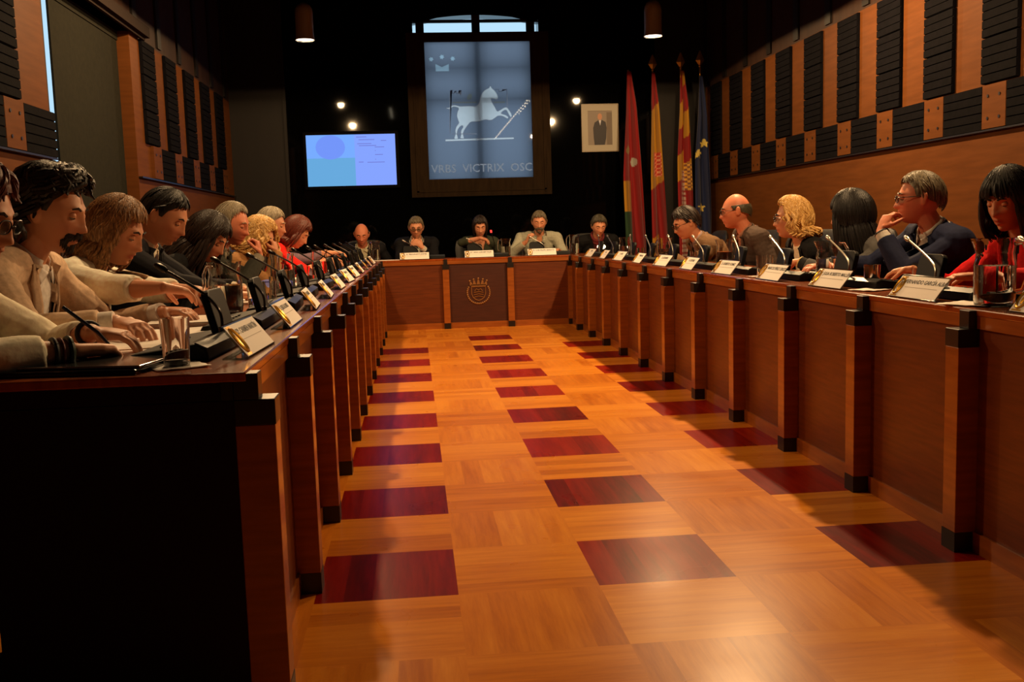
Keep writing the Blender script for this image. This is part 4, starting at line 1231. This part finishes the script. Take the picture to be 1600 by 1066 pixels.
chair_for(-1.08, 2.91, LEFT, 'the grey-haired person on the left')
person('person with curly blond hair resting a cheek on the hand', (-1.08, 3.64, 0), LEFT, (-.715, 3.64, 1.065), (-18, 22, 0), ('long', dict(n=300, rad=.010, len=.115, fringe=48, open=44, flare=.05, curl=1.6, bulge=1.12, lift=.05, sweep=.3)), 'blouse', (150, 108, 66), fem=True, hairc='blond', seed=33, vox=.0065, collar=False,
       R_=dict(w=(-.60, 3.58, .955), d=(-.15, .1, .9), n=(-.9, .2, 0), curl=.8, band=[((230, 225, 215), .008, .01)], pole=(.3, -.5, -.9)))
chair_for(-1.08, 3.64, LEFT, 'the curly blond person on the left')
person('grey-haired person mostly hidden behind the person in red', (-1.1, 4.42, 0), LEFT, (-.74, 4.42, 1.165), (0, 15, 0), ('short', dict(n=120, rad=.0045, lift=.01)), 'suit', (60, 56, 52), hairc='grey', seed=35, vox=.0075)
chair_for(-1.1, 4.42, LEFT, 'the hidden grey-haired person')
person('person in a bright red top with brown bobbed hair looking down', (-1.02, 5.08, 0), LEFT, (-.63, 5.08, 1.10), (-10, 34, 0), ('long', dict(n=220, rad=.009, len=.125, fringe=58, open=50, flare=.03, tuck=.02, sweep=.3, bulge=1.07)), 'tee', (235, 32, 26), fem=True, hairc='auburn', sleeve=.45, seed=37, vox=.0065, collar=False, vdeep=.72, vwide=.08,
       R_=dict(w=(-.38, 5.15, .85), d=(.9, .3, -.1), n=DN), L_=dict(w=(-.4, 5.3, .86), d=(1, 0, 0), n=DN))
chair_for(-1.02, 5.08, LEFT, 'the person in the bright red top')
person('person in a mauve top reaching over the desk beyond the person in red', (-1.05, 5.85, 0), LEFT, (-.80, 5.85, 1.07), (0, 20, 0), SHORT, 'tee', (112, 92, 106), hairc='dark', sleeve=.8, seed=39, vox=.0075, collar=False,
       R_=dict(w=(-.42, 5.8, .91), d=(1, .1, 0), n=DN))
chair_for(-1.05, 5.85, LEFT, 'the person in the mauve top')
# right row, nearest first
person('person in a red jacket with a black fringe and bob, looking down', (3.06, .74, 0), RIGHT, (2.84, .75, 1.125), (24, 15, 0), ('long', dict(n=300, rad=.009, len=.165, fringe=70, open=44, flare=.02, tuck=.015, sweep=.15, bulge=1.09)), 'suit', (196, 14, 20), shirt=(24, 18, 20), fem=True, collar=False, hairc='black', seed=41, vox=.0042, vdeep=.4, vwide=.06,
       R_=dict(w=(2.56, 1.02, .83), d=(-.55, .72, -.12), n=DN, curl=.5, pole=(.2, .5, -.6)), L_=dict(w=(2.56, .52, .82), d=(-1, .3, 0), n=DN, pole=(.1, -.6, -.4)))
chair_for(3.1, .74, RIGHT, 'the person in the red jacket')
person('person in a navy jacket with glasses, chin resting on the hand', (3.08, 1.5, 0), RIGHT, (2.83, 1.47, 1.16), (-22, 2, 0), ('short', dict(n=200, rad=.0055, lift=.03, recede=4, sweep=.5)), 'suit', (24, 30, 56), shirt=(200, 195, 185), hairc='salt', glasses=True, seed=43, vox=.0045, skin=SKIN2,
       L_=dict(w=(2.63, 1.46, 1.00), d=(.42, .12, .80), n=(.85, .15, -.35), curl=.75, pole=(-.35, -.35, -.9), band=[((24, 22, 22), .006, .012)]), R_=dict(w=(2.50, 1.85, .82), d=(-1, -.3, 0), n=DN))
chair_for(3.12, 1.5, RIGHT, 'the person in the navy jacket')
person('person in a grey jacket with long black hair turned towards the head desk', (3.06, 2.22, 0), RIGHT, (2.81, 2.19, 1.095), (-38, 6, 0), ('long', dict(n=280, rad=.009, len=.235, fringe=66, open=44, flare=.015, tuck=.0, bulge=1.07)), 'suit', (74, 72, 70), shirt=(30, 28, 30), fem=True, collar=False, hairc='black', seed=45, vox=.005,
       L_=dict(w=(2.50, 2.18, .835), d=(-.75, .6, -.1), n=DN, curl=.5, band=[((210, 180, 110), .005, .012)], pole=(.2, -.6, -.5)))
chair_for(3.12, 2.22, RIGHT, 'the person in the grey jacket')
person('blond person with glasses in a black jacket over a cream top', (3.02, 2.93, 0), RIGHT, (2.745, 2.91, 1.085), (-14, 2, 0), ('long', dict(n=260, rad=.009, len=.125, fringe=44, open=52, flare=.045, curl=1.0, bulge=1.08, lift=.04, sweep=.6)), 'suit', (16, 16, 18), shirt=(226, 212, 184), fem=True, hairc='blond', glasses=True, collar=False, seed=47, vox=.006, vdeep=.3, vwide=.085)
chair_for(3.1, 2.93, RIGHT, 'the blond person in the black jacket')
person('bald person with glasses in a brown-grey jacket', (3.0, 3.85, 0), RIGHT, (2.69, 3.85, 1.155), (-14, 6, 0), ('bald', {}), 'suit', (70, 56, 48), shirt=(150, 104, 84), hairc='darkgrey', glasses=True, seed=49, vox=.006, skin=SKIN2, heavy=1.08)
chair_for(3.08, 3.75, RIGHT, 'the bald person on the right')
person('person in a tan-brown jacket with glasses leaning over the desk', (2.98, 4.78, 0), RIGHT, (2.56, 4.72, 1.08), (4, 22, 0), ('short', dict(n=200, rad=.007, lift=.05, sweep=.4, tips=1, bulge=1.04)), 'suit', (100, 76, 54), shirt=(120, 100, 96), hairc='dark', glasses=True, seed=51, vox=.0065,
       L_=dict(w=(2.36, 4.55, .84), d=(-.7, .2, -.1), n=DN, curl=.6))
chair_for(3.05, 4.8, RIGHT, 'the leaning person on the right')
# head desk
person('bald person in a dark suit and open white shirt at the head desk', (-.27, 8.7, 0), FAR, (-.272, 8.35, 1.07), (0, 22, 0), ('bald', {}), 'suit', (18, 18, 22), shirt=(196, 190, 160), hairc='darkgrey', seed=53, vox=.0075, skin=SKIN2)
chair_for(-.27, 8.75, FAR, 'the bald person at the head desk')
person('grey-haired person with glasses and a dark suit, hands clasped, at the head desk', (.36, 8.78, 0), FAR, (.361, 8.42, 1.13), (0, 14, 0), ('short', dict(n=130, rad=.006, lift=.03)), 'suit', (18, 18, 22), shirt=(200, 195, 180), hairc='salt', glasses=True, seed=55, vox=.007,
       R_=dict(w=(.30, 8.22, .90), d=(.5, -.1, .6), n=(.3, .8, 0), curl=.9), L_=dict(w=(.42, 8.22, .90), d=(-.5, -.1, .6), n=(-.3, .8, 0), curl=.9))
chair_for(.36, 8.8, FAR, 'the grey-haired person at the head desk')
person('person in dark clothes with one forearm raised across, at the centre of the head desk', (1.1, 8.78, 0), FAR, (1.117, 8.45, 1.12), (0, 18, 0), ('long', dict(n=140, rad=.008, len=.13, fringe=56, open=50)), 'tee', (52, 56, 42), fem=True, hairc='dark', sleeve=.7, seed=57, vox=.007, collar=False,
       R_=dict(w=(1.10, 8.18, .985), d=(.92, -.1, -.28), n=(-.2, .2, -.9), curl=.6, pole=(-1, .1, -.2)))
chair_for(1.1, 8.8, FAR, 'the centre person at the head desk')
person('bearded person in a light grey shirt at the head desk', (1.82, 8.75, 0), FAR, (1.816, 8.38, 1.155), (-6, 14, 0), ('short', dict(n=130, rad=.006, lift=.03)), 'shirt', (158, 158, 140), hairc='salt', beard='full', seed=59, vox=.007, heavy=1.12, sleeve=.9, vdeep=.8, vwide=.05,
       R_=dict(w=(1.64, 8.2, .93), d=(.25, -.2, .7), n=(.6, -.2, .1), curl=.9, pole=(-.8, .1, -.8)), L_=dict(w=(2.0, 8.18, .82), d=(-.4, -1, 0), n=DN))
chair_for(1.82, 8.8, FAR, 'the bearded person')
person('dim person in black with a dusky red scarf at the right of the head desk', (2.54, 8.72, 0), FAR, (2.541, 8.42, 1.085), (4, 20, 0), ('short', dict(n=130, rad=.007, lift=.05, bulge=1.04)), 'suit', (14, 14, 16), shirt=(70, 36, 38), hairc='darkgrey', seed=61, vox=.0075, scarf=(110, 44, 46))
chair_for(2.54, 8.78, FAR, 'the person with the dusky red scarf')
for y in (5.55, 6.3, 7.05): make_chair('empty black leather swivel chair near the flags, %s' % {5.55: 'next to the leaning person', 6.3: 'second from the leaning person', 7.05: 'at the far corner'}[y], (3.1, y, 0), RIGHT)
make_chair('empty black leather swivel chair at the near right corner', (3.15, .02, 0), RIGHT)

# ------------------------------------------------------------------ things on the desks
def make_plate(label, loc, rz, line, crest_on=True):
    """reader at local -Y; card leans back"""
    t = thing('name_plate', label, 'name plate', loc, rz, 'white name plates along the council desks')
    a = R(52); tilt = Matrix.Rotation(a, 4, 'X')       # card plane: x right, y' up the slope
    m = MB(); m.box((-.165, 0, 0), (.165, .098, .003)); m.box((-.165, .0, .004), (.165, .002, .006)); m.xf(tilt)
    m.box((-.165, -.002, 0), (.165, .06, .003)); m.tube([(-.165, .002, .003), (.165, .002, .003)], .004, 6); m.tube([(-.165, .0605, .079), (.165, .0605, .079)], .0025, 6)
    m.build('acrylic_holder', M_ACRYL, t, fix=False)
    m = MB(); m.box((-.16, .004, .0035), (.16, .094, .0045)); m.xf(tilt); c = m.build('card', M_CARD, t)
    m = MB()
    ring = [(-.13 + .022 * math.cos(q), .05 + .034 * math.sin(q), .0055) for q in [k * PI / 10 for k in range(21)]]
    m.tube(ring, .0045, 6); m.ball((-.13, .048, .005), (.010, .020, .002), 8, 6); m.box((-.152, .006, .0046), (-.108, .012, .005)); m.box((-.150, .086, .0046), (-.110, .092, .005)); m.xf(tilt); m.build('gold_crest', M_GOLD, c)
    if line: text(line, .023, M_INK, c, tilt @ Matrix.Translation((.022, .070, .0048)), 'name_lettering', ext=.0002, bold=.0004)
    m = MB(); m.box((-.09, .046, .0047), (.13, .0475, .0049)); m.xf(tilt); m.build('ruled_line', M_INKG, c)
    return t
def make_console(right, label, loc, rz, bend=1.0):
    """person at local +Y; sg=+1: display and neck sit at local -x"""
    sg = -1 if right else 1
    t = thing('conference_console', label, 'microphone console', loc, rz, 'black microphone consoles on the council desks')
    m = MB(); n = 10
    prof = [(-.24, .0), (-.24, .022), (-.10, .034), (.235, .040), (.24, 0)]
    top = []
    m.prism([(-.10, 0), (-.095, .030), (-.07, .042), (.085, .020), (.095, .0)], -.24, .24, axis='x')
    m.xf(Matrix.Identity(4)); b_ = m.build('base', M_PLASTIC, t); bv = b_.modifiers.new('bev', 'BEVEL'); bv.width = .006; bv.segments = 2
    m = MB(); m.prism([(-.097, .031), (-.07, .044), (-.066, .043), (-.093, .029)], -.236, .236, axis='x'); m.build('edge_trim', M_PLASTIC2, b_)
    m = MB()
    for k in range(5): m.box((.05 * k * -sg - .01, .01, .031 - .0), (.05 * k * -sg + .012, .022, .0355))
    m.build('buttons', M_PLASTIC2, b_)
    cx = sg * .14
    # display: rounded slab leaning towards the person
    poly = []
    w, h, r_ = .085, .118, .03
    for (qx, qz, a0) in ((w - r_, h - r_, 0), (-w + r_, h - r_, 90), (-w + r_ * .3, .0 + r_ * .3, 180), (w - r_ * .3, 0 + r_ * .3, 270)):
        rq = r_ if a0 < 180 else r_ * .3
        for k in range(6): a = R(a0 + 90 * k / 5); poly.append((qx + rq * math.cos(a), qz + rq * math.sin(a)))
    Mx = Matrix.Translation((cx, -.045, .036)) @ Matrix.Rotation(R(-14), 4, 'X')
    m = MB(); m.prism(poly, -.011, .011, axis='y'); m.xf(Mx); d_ = m.build('display', M_PLASTIC, t); bv = d_.modifiers.new('bev', 'BEVEL'); bv.width = .004; bv.segments = 2
    m = MB(); m.prism([(x * .84, .012 + z * .84) for x, z in poly], .0115, .013, axis='y'); m.xf(Mx); m.build('screen', M_SCREENB, d_)
    nx = sg * .05
    pts = [(nx, -.062, .035), (nx, -.064, .075), (nx + sg * .006, -.06, .10), (nx + sg * .05 * bend, -.055, .125), (nx + sg * .15 * bend, -.045, .158), (nx + sg * .31 * bend, -.032, .205)]
    if not right: pts = [(nx, -.062, .035), (nx, -.064, .075), (nx + .0, -.055, .105), (nx + .02 * bend, -.02, .14), (nx + .05 * bend, .035, .175), (nx + .09 * bend, .10, .21)]
    sm_ = []
    for i in range(len(pts) - 1):
        p0 = Vector(pts[max(i - 1, 0)]); p1 = Vector(pts[i]); p2 = Vector(pts[i + 1]); p3 = Vector(pts[min(i + 2, len(pts) - 1)])
        for k in range(4):
            u = k / 4; sm_.append(.5 * ((2 * p1) + (p2 - p0) * u + (2 * p0 - 5 * p1 + 4 * p2 - p3) * u * u + (3 * p1 - p0 - 3 * p2 + p3) * u ** 3))
    sm_.append(Vector(pts[-1]))
    M_ = M_SILVER if right else M_DKMETAL
    m = MB(); m.tube(sm_, .0042, 8); m.tube([(nx, -.062, .03), (nx, -.063, .055)], .009, 10); g = m.build('gooseneck', M_, t, True)
    e = (sm_[-1] - sm_[-2]).normalized()
    m = MB(); m.tube([sm_[-1] - e * .012, sm_[-1], sm_[-1] + e * .022, sm_[-1] + e * .03], [.006, .0095, .0095, .006], 12); m.build('microphone', M_, g, True)
    return t

def make_pitcher(label, loc, rz=0, h=.19, r=.056, fill=.55, liquid=None, card=True):
    t = thing('water_pitcher', label, 'pitcher', loc, rz, 'glass pitchers on the council desks')
    prof = [(0, .0), (r * .86, .0), (r * .95, .006), (r, .03), (r, h * .62), (r * .93, h * .70), (r * .90, h * .78), (r * .98, h * .95), (r * 1.0, h), (r * .965, h), (r * .945, h * .95), (r * .86, h * .78), (r * .89, h * .70), (r * .955, h * .62), (r * .955, .03), (r * .88, .012), (0, .012)]
    V = MB(); V.lathe(prof, 32, cap=False)
    V.v = [(x + (.012 * max(0, (z - h * .8) / (h * .2)) if x > r * .55 and abs(y) < r * .5 else 0), y, z) for x, y, z in V.v]
    V.build('jug', M_GLASS, t, True)
    m = MB(); m.tube([(-r * .93, 0, h * .92), (-r * 1.35, 0, h * .93), (-r * 1.62, 0, h * .78), (-r * 1.62, 0, h * .45), (-r * 1.35, 0, h * .25), (-r * .96, 0, h * .22)], [.007] * 6, 10); m.build('handle', M_GLASS, t, True)
    z1 = h * fill; rr_ = r * .951
    m = MB(); m.lathe([(0, .0125), (r * .875, .0125), (rr_, .031), (rr_, min(z1, h * .62)), (0, min(z1, h * .62))], 32)
    m.build('water' if liquid is None else 'juice', liquid or M_WATER, t, True)
    return t
def make_tumbler(label, loc, r=.033, h=.10, water=.4, metal=False):
    t = thing('drinking_glass' if not metal else 'steel_tumbler', label, 'glass' if not metal else 'cup', loc, 0, 'drinking glasses on the council desks')
    prof = [(0, 0), (r * .84, 0), (r * .88, .004), (r, h), (r * .95, h), (r * .83, .014), (0, .012)]
    m = MB(); m.lathe(prof, 28, cap=False); m.build('cup', M_CHROME if metal else M_GLASS, t, True)
    if water and not metal:
        m = MB(); m.lathe([(0, .0125), (r * .825, .0145), (r * (.83 + .12 * water), h * water), (0, h * water)], 28); m.build('water', M_WATER, t, True)
    return t
def sheet(label, loc, rz, w=.21, l=.297, n=1, m_=None, name='paper_sheet', curl=.0, cat='paper'):
    rs = random.Random(int(loc[1] * 1000)); q = MB()
    for k in range(n):
        z = .0008 + k * .0016; s0, s1 = rs.uniform(-.006, .006), rs.uniform(-.006, .006)
        nx = 8
        V = []; 
        for zz in (0, .0011):
            for i in range(nx + 1):
                for sy in (-1, 1):
                    x = -w / 2 + w * i / nx; V.append((x + s0, sy * l / 2 + s1, z + zz + curl * (abs(x) / w) ** 2))
        q.add(V, [(2 * i, 2 * i + 1, 2 * i + 3, 2 * i + 2) for i in range(nx)] + [(2 * (nx + 1) + 2 * i, 2 * (nx + 1) + 2 * i + 2, 2 * (nx + 1) + 2 * i + 3, 2 * (nx + 1) + 2 * i + 1) for i in range(nx)]
              + [(2 * i, 2 * i + 2, 2 * (nx + 1) + 2 * i + 2, 2 * (nx + 1) + 2 * i) for i in range(nx)] + [(2 * i + 1, 2 * (nx + 1) + 2 * i + 1, 2 * (nx + 1) + 2 * i + 3, 2 * i + 3) for i in range(nx)]
              + [(0, 2 * (nx + 1), 2 * (nx + 1) + 1, 1), (2 * nx, 2 * nx + 1, 4 * nx + 3, 4 * nx + 2)])
    o = q.build(name, m_ or M_PAPER); o.location = loc; o.rotation_euler = (0, 0, rz)
    return tag(o, label, cat)

whoL = {-1: 'the cream-shirted person nearest left', 0: 'the person in the tan jacket', 1: 'the person in the cream blouse', 2: 'the person in the dark suit and tie', 3: 'the long-haired person in black', 4: 'the grey-haired person with fist raised',
        5: 'the curly blond person', 6: 'the hidden grey-haired person', 7: 'the person in the bright red top', 8: 'the person in mauve', 9: 'the far left corner seat'}
whoR = {-1: 'the right edge of the picture', 0: 'the empty near right seat', 1: 'the person in the red jacket', 2: 'the person in the navy jacket', 3: 'the person in the grey jacket', 4: 'the blond person in black', 5: 'the bald person with glasses',
        6: 'the leaning person', 7: 'the empty seat past the leaning person', 8: 'the second seat past the leaning person', 9: 'the far right corner seat'}
namesR = {-1: 'Dª. ANA GARCÍA', 0: 'D. FERNANDO GARCÍA ALBAR', 1: 'Dª. JULIA ROBERTO MALLÉN', 2: 'D. MARCOS PÉREZ CEREZO', 3: 'D. ROBERTO GOMEZ', 4: 'D. LUIS PEREZ', 5: 'D. JOSE MARIA', 6: 'Dª. MARIA RUIZ', 7: 'D. ANGEL', 8: 'D. LUIS', 9: 'D. JUAN'}
for k in range(-1, 10):
    y = .14 + .722 * k; e = .02 * math.sin(k * 2.1)
    make_console(True, 'black microphone console with silver neck before ' + whoR[k], (2.275 + e * .3, y, ZT), R(-90 + 3 * math.sin(k * 1.7)), .85 + .25 * math.sin(k * 3.3))
    make_plate('white name plate on the right desk before ' + whoR[k], (2.075, .11 + .722 * k + e, ZT), R(-90 + 2.5 * math.sin(k * 2.9)), namesR[k])
    make_console(False, 'black microphone console with dark neck before ' + whoL[k], (-.245 + e * .3, .13 + .722 * k, ZT), R(90 + 3 * math.sin(k * 1.3)), 1 + .3 * math.sin(k * 2.3))
    make_plate('white name plate on the left desk before ' + whoL[k], (-.065, .07 + .722 * k + e, ZT), R(90 + 3 * math.sin(k * 1.1)), {-1: 'Dª. CARMEN MARTÍN', 0: 'D. JESUS ALONSO', 1: 'Dª. ANA MUR', 2: 'D. JOSE LUIS'}.get(k, 'D. JUAN LOPEZ'))
for x, who, ln, dx in ((.33, 'the grey-haired person at the head desk', 'D. FERNANDO JUSTES', 0), (1.045, 'the centre of the head desk', 'Dª. ANA LOSCERTALES', 0), (1.75, 'the bearded person', 'D. LUIS FELIPE SERRATE', 0)):
    make_plate('white name plate with gold crest in front of ' + who, (x, 7.66, ZT), 0, ln)
    t = make_console(True, 'black microphone console on the head desk, before ' + who.replace(' at the head desk', ''), (x + .10, 7.86, ZT), 0, .5)
# head desk goose-neck with a lit ring
t = thing('desk_microphone', 'upright thin microphone with a glowing red ring at the centre of the head desk', 'microphone', (1.235, 7.9, ZT))
m = MB(); m.lathe([(0, 0), (.035, 0), (.03, .015), (0, .018)], 20); m.build('base', M_PLASTIC, t, True)
m = MB(); m.tube([(0, 0, .01), (0, 0, .16), (-.03, 0, .27)], .0045, 8); m.build('gooseneck', M_DKMETAL, t, True)
m = MB(); m.tube([(-.03, 0, .27), (-.034, 0, .30)], .011, 10); m.build('light_ring', emis('red_ring', (255, 60, 50), 2.2), t, True)

# pitchers: right, left, head desk
for lab, loc, kw in (
    ('large glass pitcher of water at the right edge of the picture', (2.165, -.25, ZT), dict(h=.215, r=.062, fill=.6, rz=2.2)),
    ('glass pitcher of water before the person in the grey jacket', (2.32, 1.37, ZT), dict(rz=2.6)),
    ('glass pitcher half full of orange juice before the bald person', (2.31, 2.92, ZT), dict(rz=2.2, fill=.58, liquid=M_JUICE)),
    ('glass pitcher of water before the leaning person', (2.34, 4.55, ZT), dict(rz=.4)),
    ('glass pitcher of water far down the right desk', (2.36, 6.15, ZT), dict(rz=2)),
    ('large glass pitcher of water before the person in the dark suit', (-.40, .66, ZT), dict(h=.2, r=.066, rz=1.0)),
    ('glass pitcher of water beside the red bottle cap on the left desk', (-.38, 2.18, ZT), dict(h=.2, r=.064, rz=1.5)),
    ('glass pitcher of water far down the left desk', (-.36, 4.1, ZT), dict(rz=1)),
    ('glass carafe of water at the left end of the head desk', (-.10, 7.80, ZT), dict(h=.22, r=.05, rz=-.5)),
    ('glass carafe between the centre and the bearded person', (1.36, 7.86, ZT), dict(h=.2, r=.055)),
    ('glass carafe at the right end of the head desk', (2.14, 7.84, ZT), dict(h=.22, r=.055))):
    make_pitcher(lab, loc, **kw)
for lab, loc, kw in (
    ('drinking glass on a napkin at the near end of the left desk', (-.215, -.925, ZT + .004), dict(r=.033, h=.108, water=0)),
    ('glass tumbler beside the large pitcher on the left desk', (-.33, .93, ZT), dict(h=.10)),
    ('second glass tumbler beside the large pitcher on the left desk, further away', (-.30, 1.12, ZT), dict(h=.10)),
    ('drinking glass before the long-haired person in black', (-.34, 1.62, ZT), dict(h=.10)),
    ('drinking glass before the curly blond person', (-.33, 3.2, ZT), dict()),
    ('drinking glass before the person in the bright red top', (-.31, 4.75, ZT), dict()),
    ('short drinking glass before the person in the red jacket', (2.36, .56, ZT), dict(r=.038, h=.085, water=.5)),
    ('drinking glass on a napkin between the grey-jacketed and blond persons', (2.175, 1.88, ZT), dict(r=.03, h=.115)),
    ('drinking glass before the blond person in black', (2.36, 2.28, ZT), dict()),
    ('drinking glass before the bald person, nearer the camera', (2.30, 3.46, ZT), dict()),
    ('drinking glass before the bald person, further away', (2.33, 3.68, ZT), dict()),
    ('drinking glass far down the right desk', (2.34, 5.4, ZT), dict())):
    make_tumbler(lab, loc, **kw)
make_tumbler('shiny steel tumbler between the red and navy jackets', (2.24, .745, ZT), r=.034, h=.098, metal=True)
# napkins, papers, folders
def napkin(label, loc, s=.085):
    q = MB(); rs = random.Random(int(loc[1] * 99)); n = 8; V = []
    for i in range(n + 1):
        for j in range(n + 1):
            V.append(((i / n - .5) * 2 * s, (j / n - .5) * 2 * s, .0025 + rs.random() * .003 * (abs(i / n - .5) + abs(j / n - .5))))
    q.add(V, [(i * (n + 1) + j, (i + 1) * (n + 1) + j, (i + 1) * (n + 1) + j + 1, i * (n + 1) + j + 1) for i in range(n) for j in range(n)])
    o = q.build('paper_napkin', M_PAPER, smooth=True); o.location = loc; o.rotation_euler = (0, 0, .5); so = o.modifiers.new('s', 'SOLIDIFY'); so.thickness = .0015
    return tag(o, label, 'napkin')
napkin('crumpled white paper napkin under the near drinking glass', (-.215, -.925, ZT), .06)
napkin('crumpled white paper napkin under the large pitcher at the right edge', (2.14, -.18, ZT), .085)
napkin('white paper napkin beside the steel tumbler', (2.16, .60, ZT), .06)
napkin('white paper napkin by the plate of the navy-jacketed person', (2.15, 1.86, ZT), .045)
sheet('stack of white papers under the hands of the tan-jacketed person', (-.44, -.42, ZT), .3, n=5, curl=.006)
sheet('white papers fanned before the cream-shirted person', (-.36, -.66, ZT), -.2, n=3, curl=.006)
sheet('loose white paper beside the nearest left console', (-.40, -.12, ZT), .25, n=3, curl=.008)
sheet('thick stack of papers before the person in the cream blouse', (-.46, .22, ZT), .1, n=12)
sheet('white papers before the person in the dark suit', (-.42, 1.3, ZT), .2, n=6, curl=.01)
sheet('white papers before the long-haired person in black', (-.40, 1.98, ZT), -.1, n=5, curl=.01)
sheet('white papers before the grey-haired person on the left', (-.42, 2.75, ZT), .2, n=5, curl=.01)
sheet('white papers before the curly blond person', (-.42, 3.55, ZT), .1, n=5, curl=.01)
sheet('white papers before the person in the bright red top', (-.40, 4.95, ZT), .1, n=5, curl=.01)
sheet('white papers before the person in mauve', (-.40, 5.8, ZT), .1, n=5, curl=.01)
sheet('white papers before the person in the navy jacket', (2.34, 1.08, ZT), .1, n=6)
sheet('white papers before the person in the grey jacket', (2.42, 1.95, ZT), .1, n=6)
sheet('white papers before the blond person in black', (2.42, 2.62, ZT), .1, n=4)
sheet('pale green papers before the bald person', (2.32, 3.25, ZT), .1, n=10, m_=M_PAPER2)
sheet('white papers before the leaning person', (2.38, 4.2, ZT), .1, n=5)
sheet('white paper at the head desk before the bearded person', (1.72, 7.98, ZT), 0, n=3)
sheet('white paper at the left of the head desk', (.02, 7.72, ZT), 1.5, n=2)
sheet('red folder under the papers of the navy-jacketed person', (2.26, .93, ZT + .0005), .15, .14, .2, n=1, m_=M_REDP, name='folder', cat='folder')
for lab, loc, m_, rz in (('black glossy folder at the near edge of the left desk', (-.42, -.90, ZT), M_SCREENB, 1.45),):
    q = MB(); q.box((-.12, -.16, 0), (.12, .16, .012), bev=.003); o = q.build('folder', m_); o.location = loc; o.rotation_euler = (0, 0, rz); tag(o, lab, 'folder')
q = MB(); q.box((-.11, -.15, 0), (.11, .15, .006), bev=.002); o = q.build('metal_clipboard', M_CHROME); o.location = (-.40, -.885, ZT + .0125); o.rotation_euler = (0, 0, 1.4); tag(o, 'silver clipboard lying on the black folder', 'clipboard')
# pen in the writing hand
t = thing('pen', 'dark blue ballpoint pen held over the papers at the near left', 'pen', (-.395, -.775, .80))
m = MB(); m.tube([(0, 0, 0), (-.035, .0, .045), (-.11, -.005, .11)], [.0035, .0045, .0045], 10); m.build('barrel', mat('pen_blue', (16, 18, 50), .3), t, True)
m = MB(); m.tube([(.008, 0, -.012), (0, 0, 0)], [.0012, .0035], 8); m.build('pen_tip', M_CHROME, t, True)
q = MB(); q.box((-.03, -.022, 0), (.03, .022, .022), bev=.008); o = q.build('tissue_pack', M_BLUE); o.location = (-.30, -.56, ZT); o.rotation_euler = (0, 0, .4); tag(o, 'small blue packet beside the nearest left console', 'packet')
t = thing('pill_bottle', 'small plastic bottle with a red cap on the left desk', 'bottle', (-.27, 2.05, ZT))
m = MB(); m.lathe([(0, 0), (.022, 0), (.024, .01), (.024, .085), (.012, .105), (.012, .115), (0, .115)], 20); m.build('bottle', M_GLASS, t, True)
m = MB(); m.lathe([(0, .108), (.016, .108), (.016, .138), (0, .138)], 16); m.build('cap', M_REDP, t, True)
q = MB(); q.box((-.06, -.1, 0), (.06, .1, .045), bev=.02); o = q.build('cloth_bag', M_BLUE2); o.location = (-.50, 2.55, ZT); tag(o, 'blue cloth bundle on the left desk behind the second pitcher', 'bag')
# small lit lamp at the far right corner
t = thing('small_desk_lamp', 'small glowing lamp at the far right corner of the desks', 'lamp', (2.36, 7.35, ZT))
m = MB(); m.lathe([(0, 0), (.03, 0), (.028, .01), (.008, .018), (.008, .055), (0, .055)], 20); m.build('lamp_base', M_DKMETAL, t, True)
m = MB(); m.ball((0, 0, .082), (.048, .048, .028), 20, 12); m.build('lamp_shade', emis('lamp_warm', (255, 226, 180), 4.0), t, True)
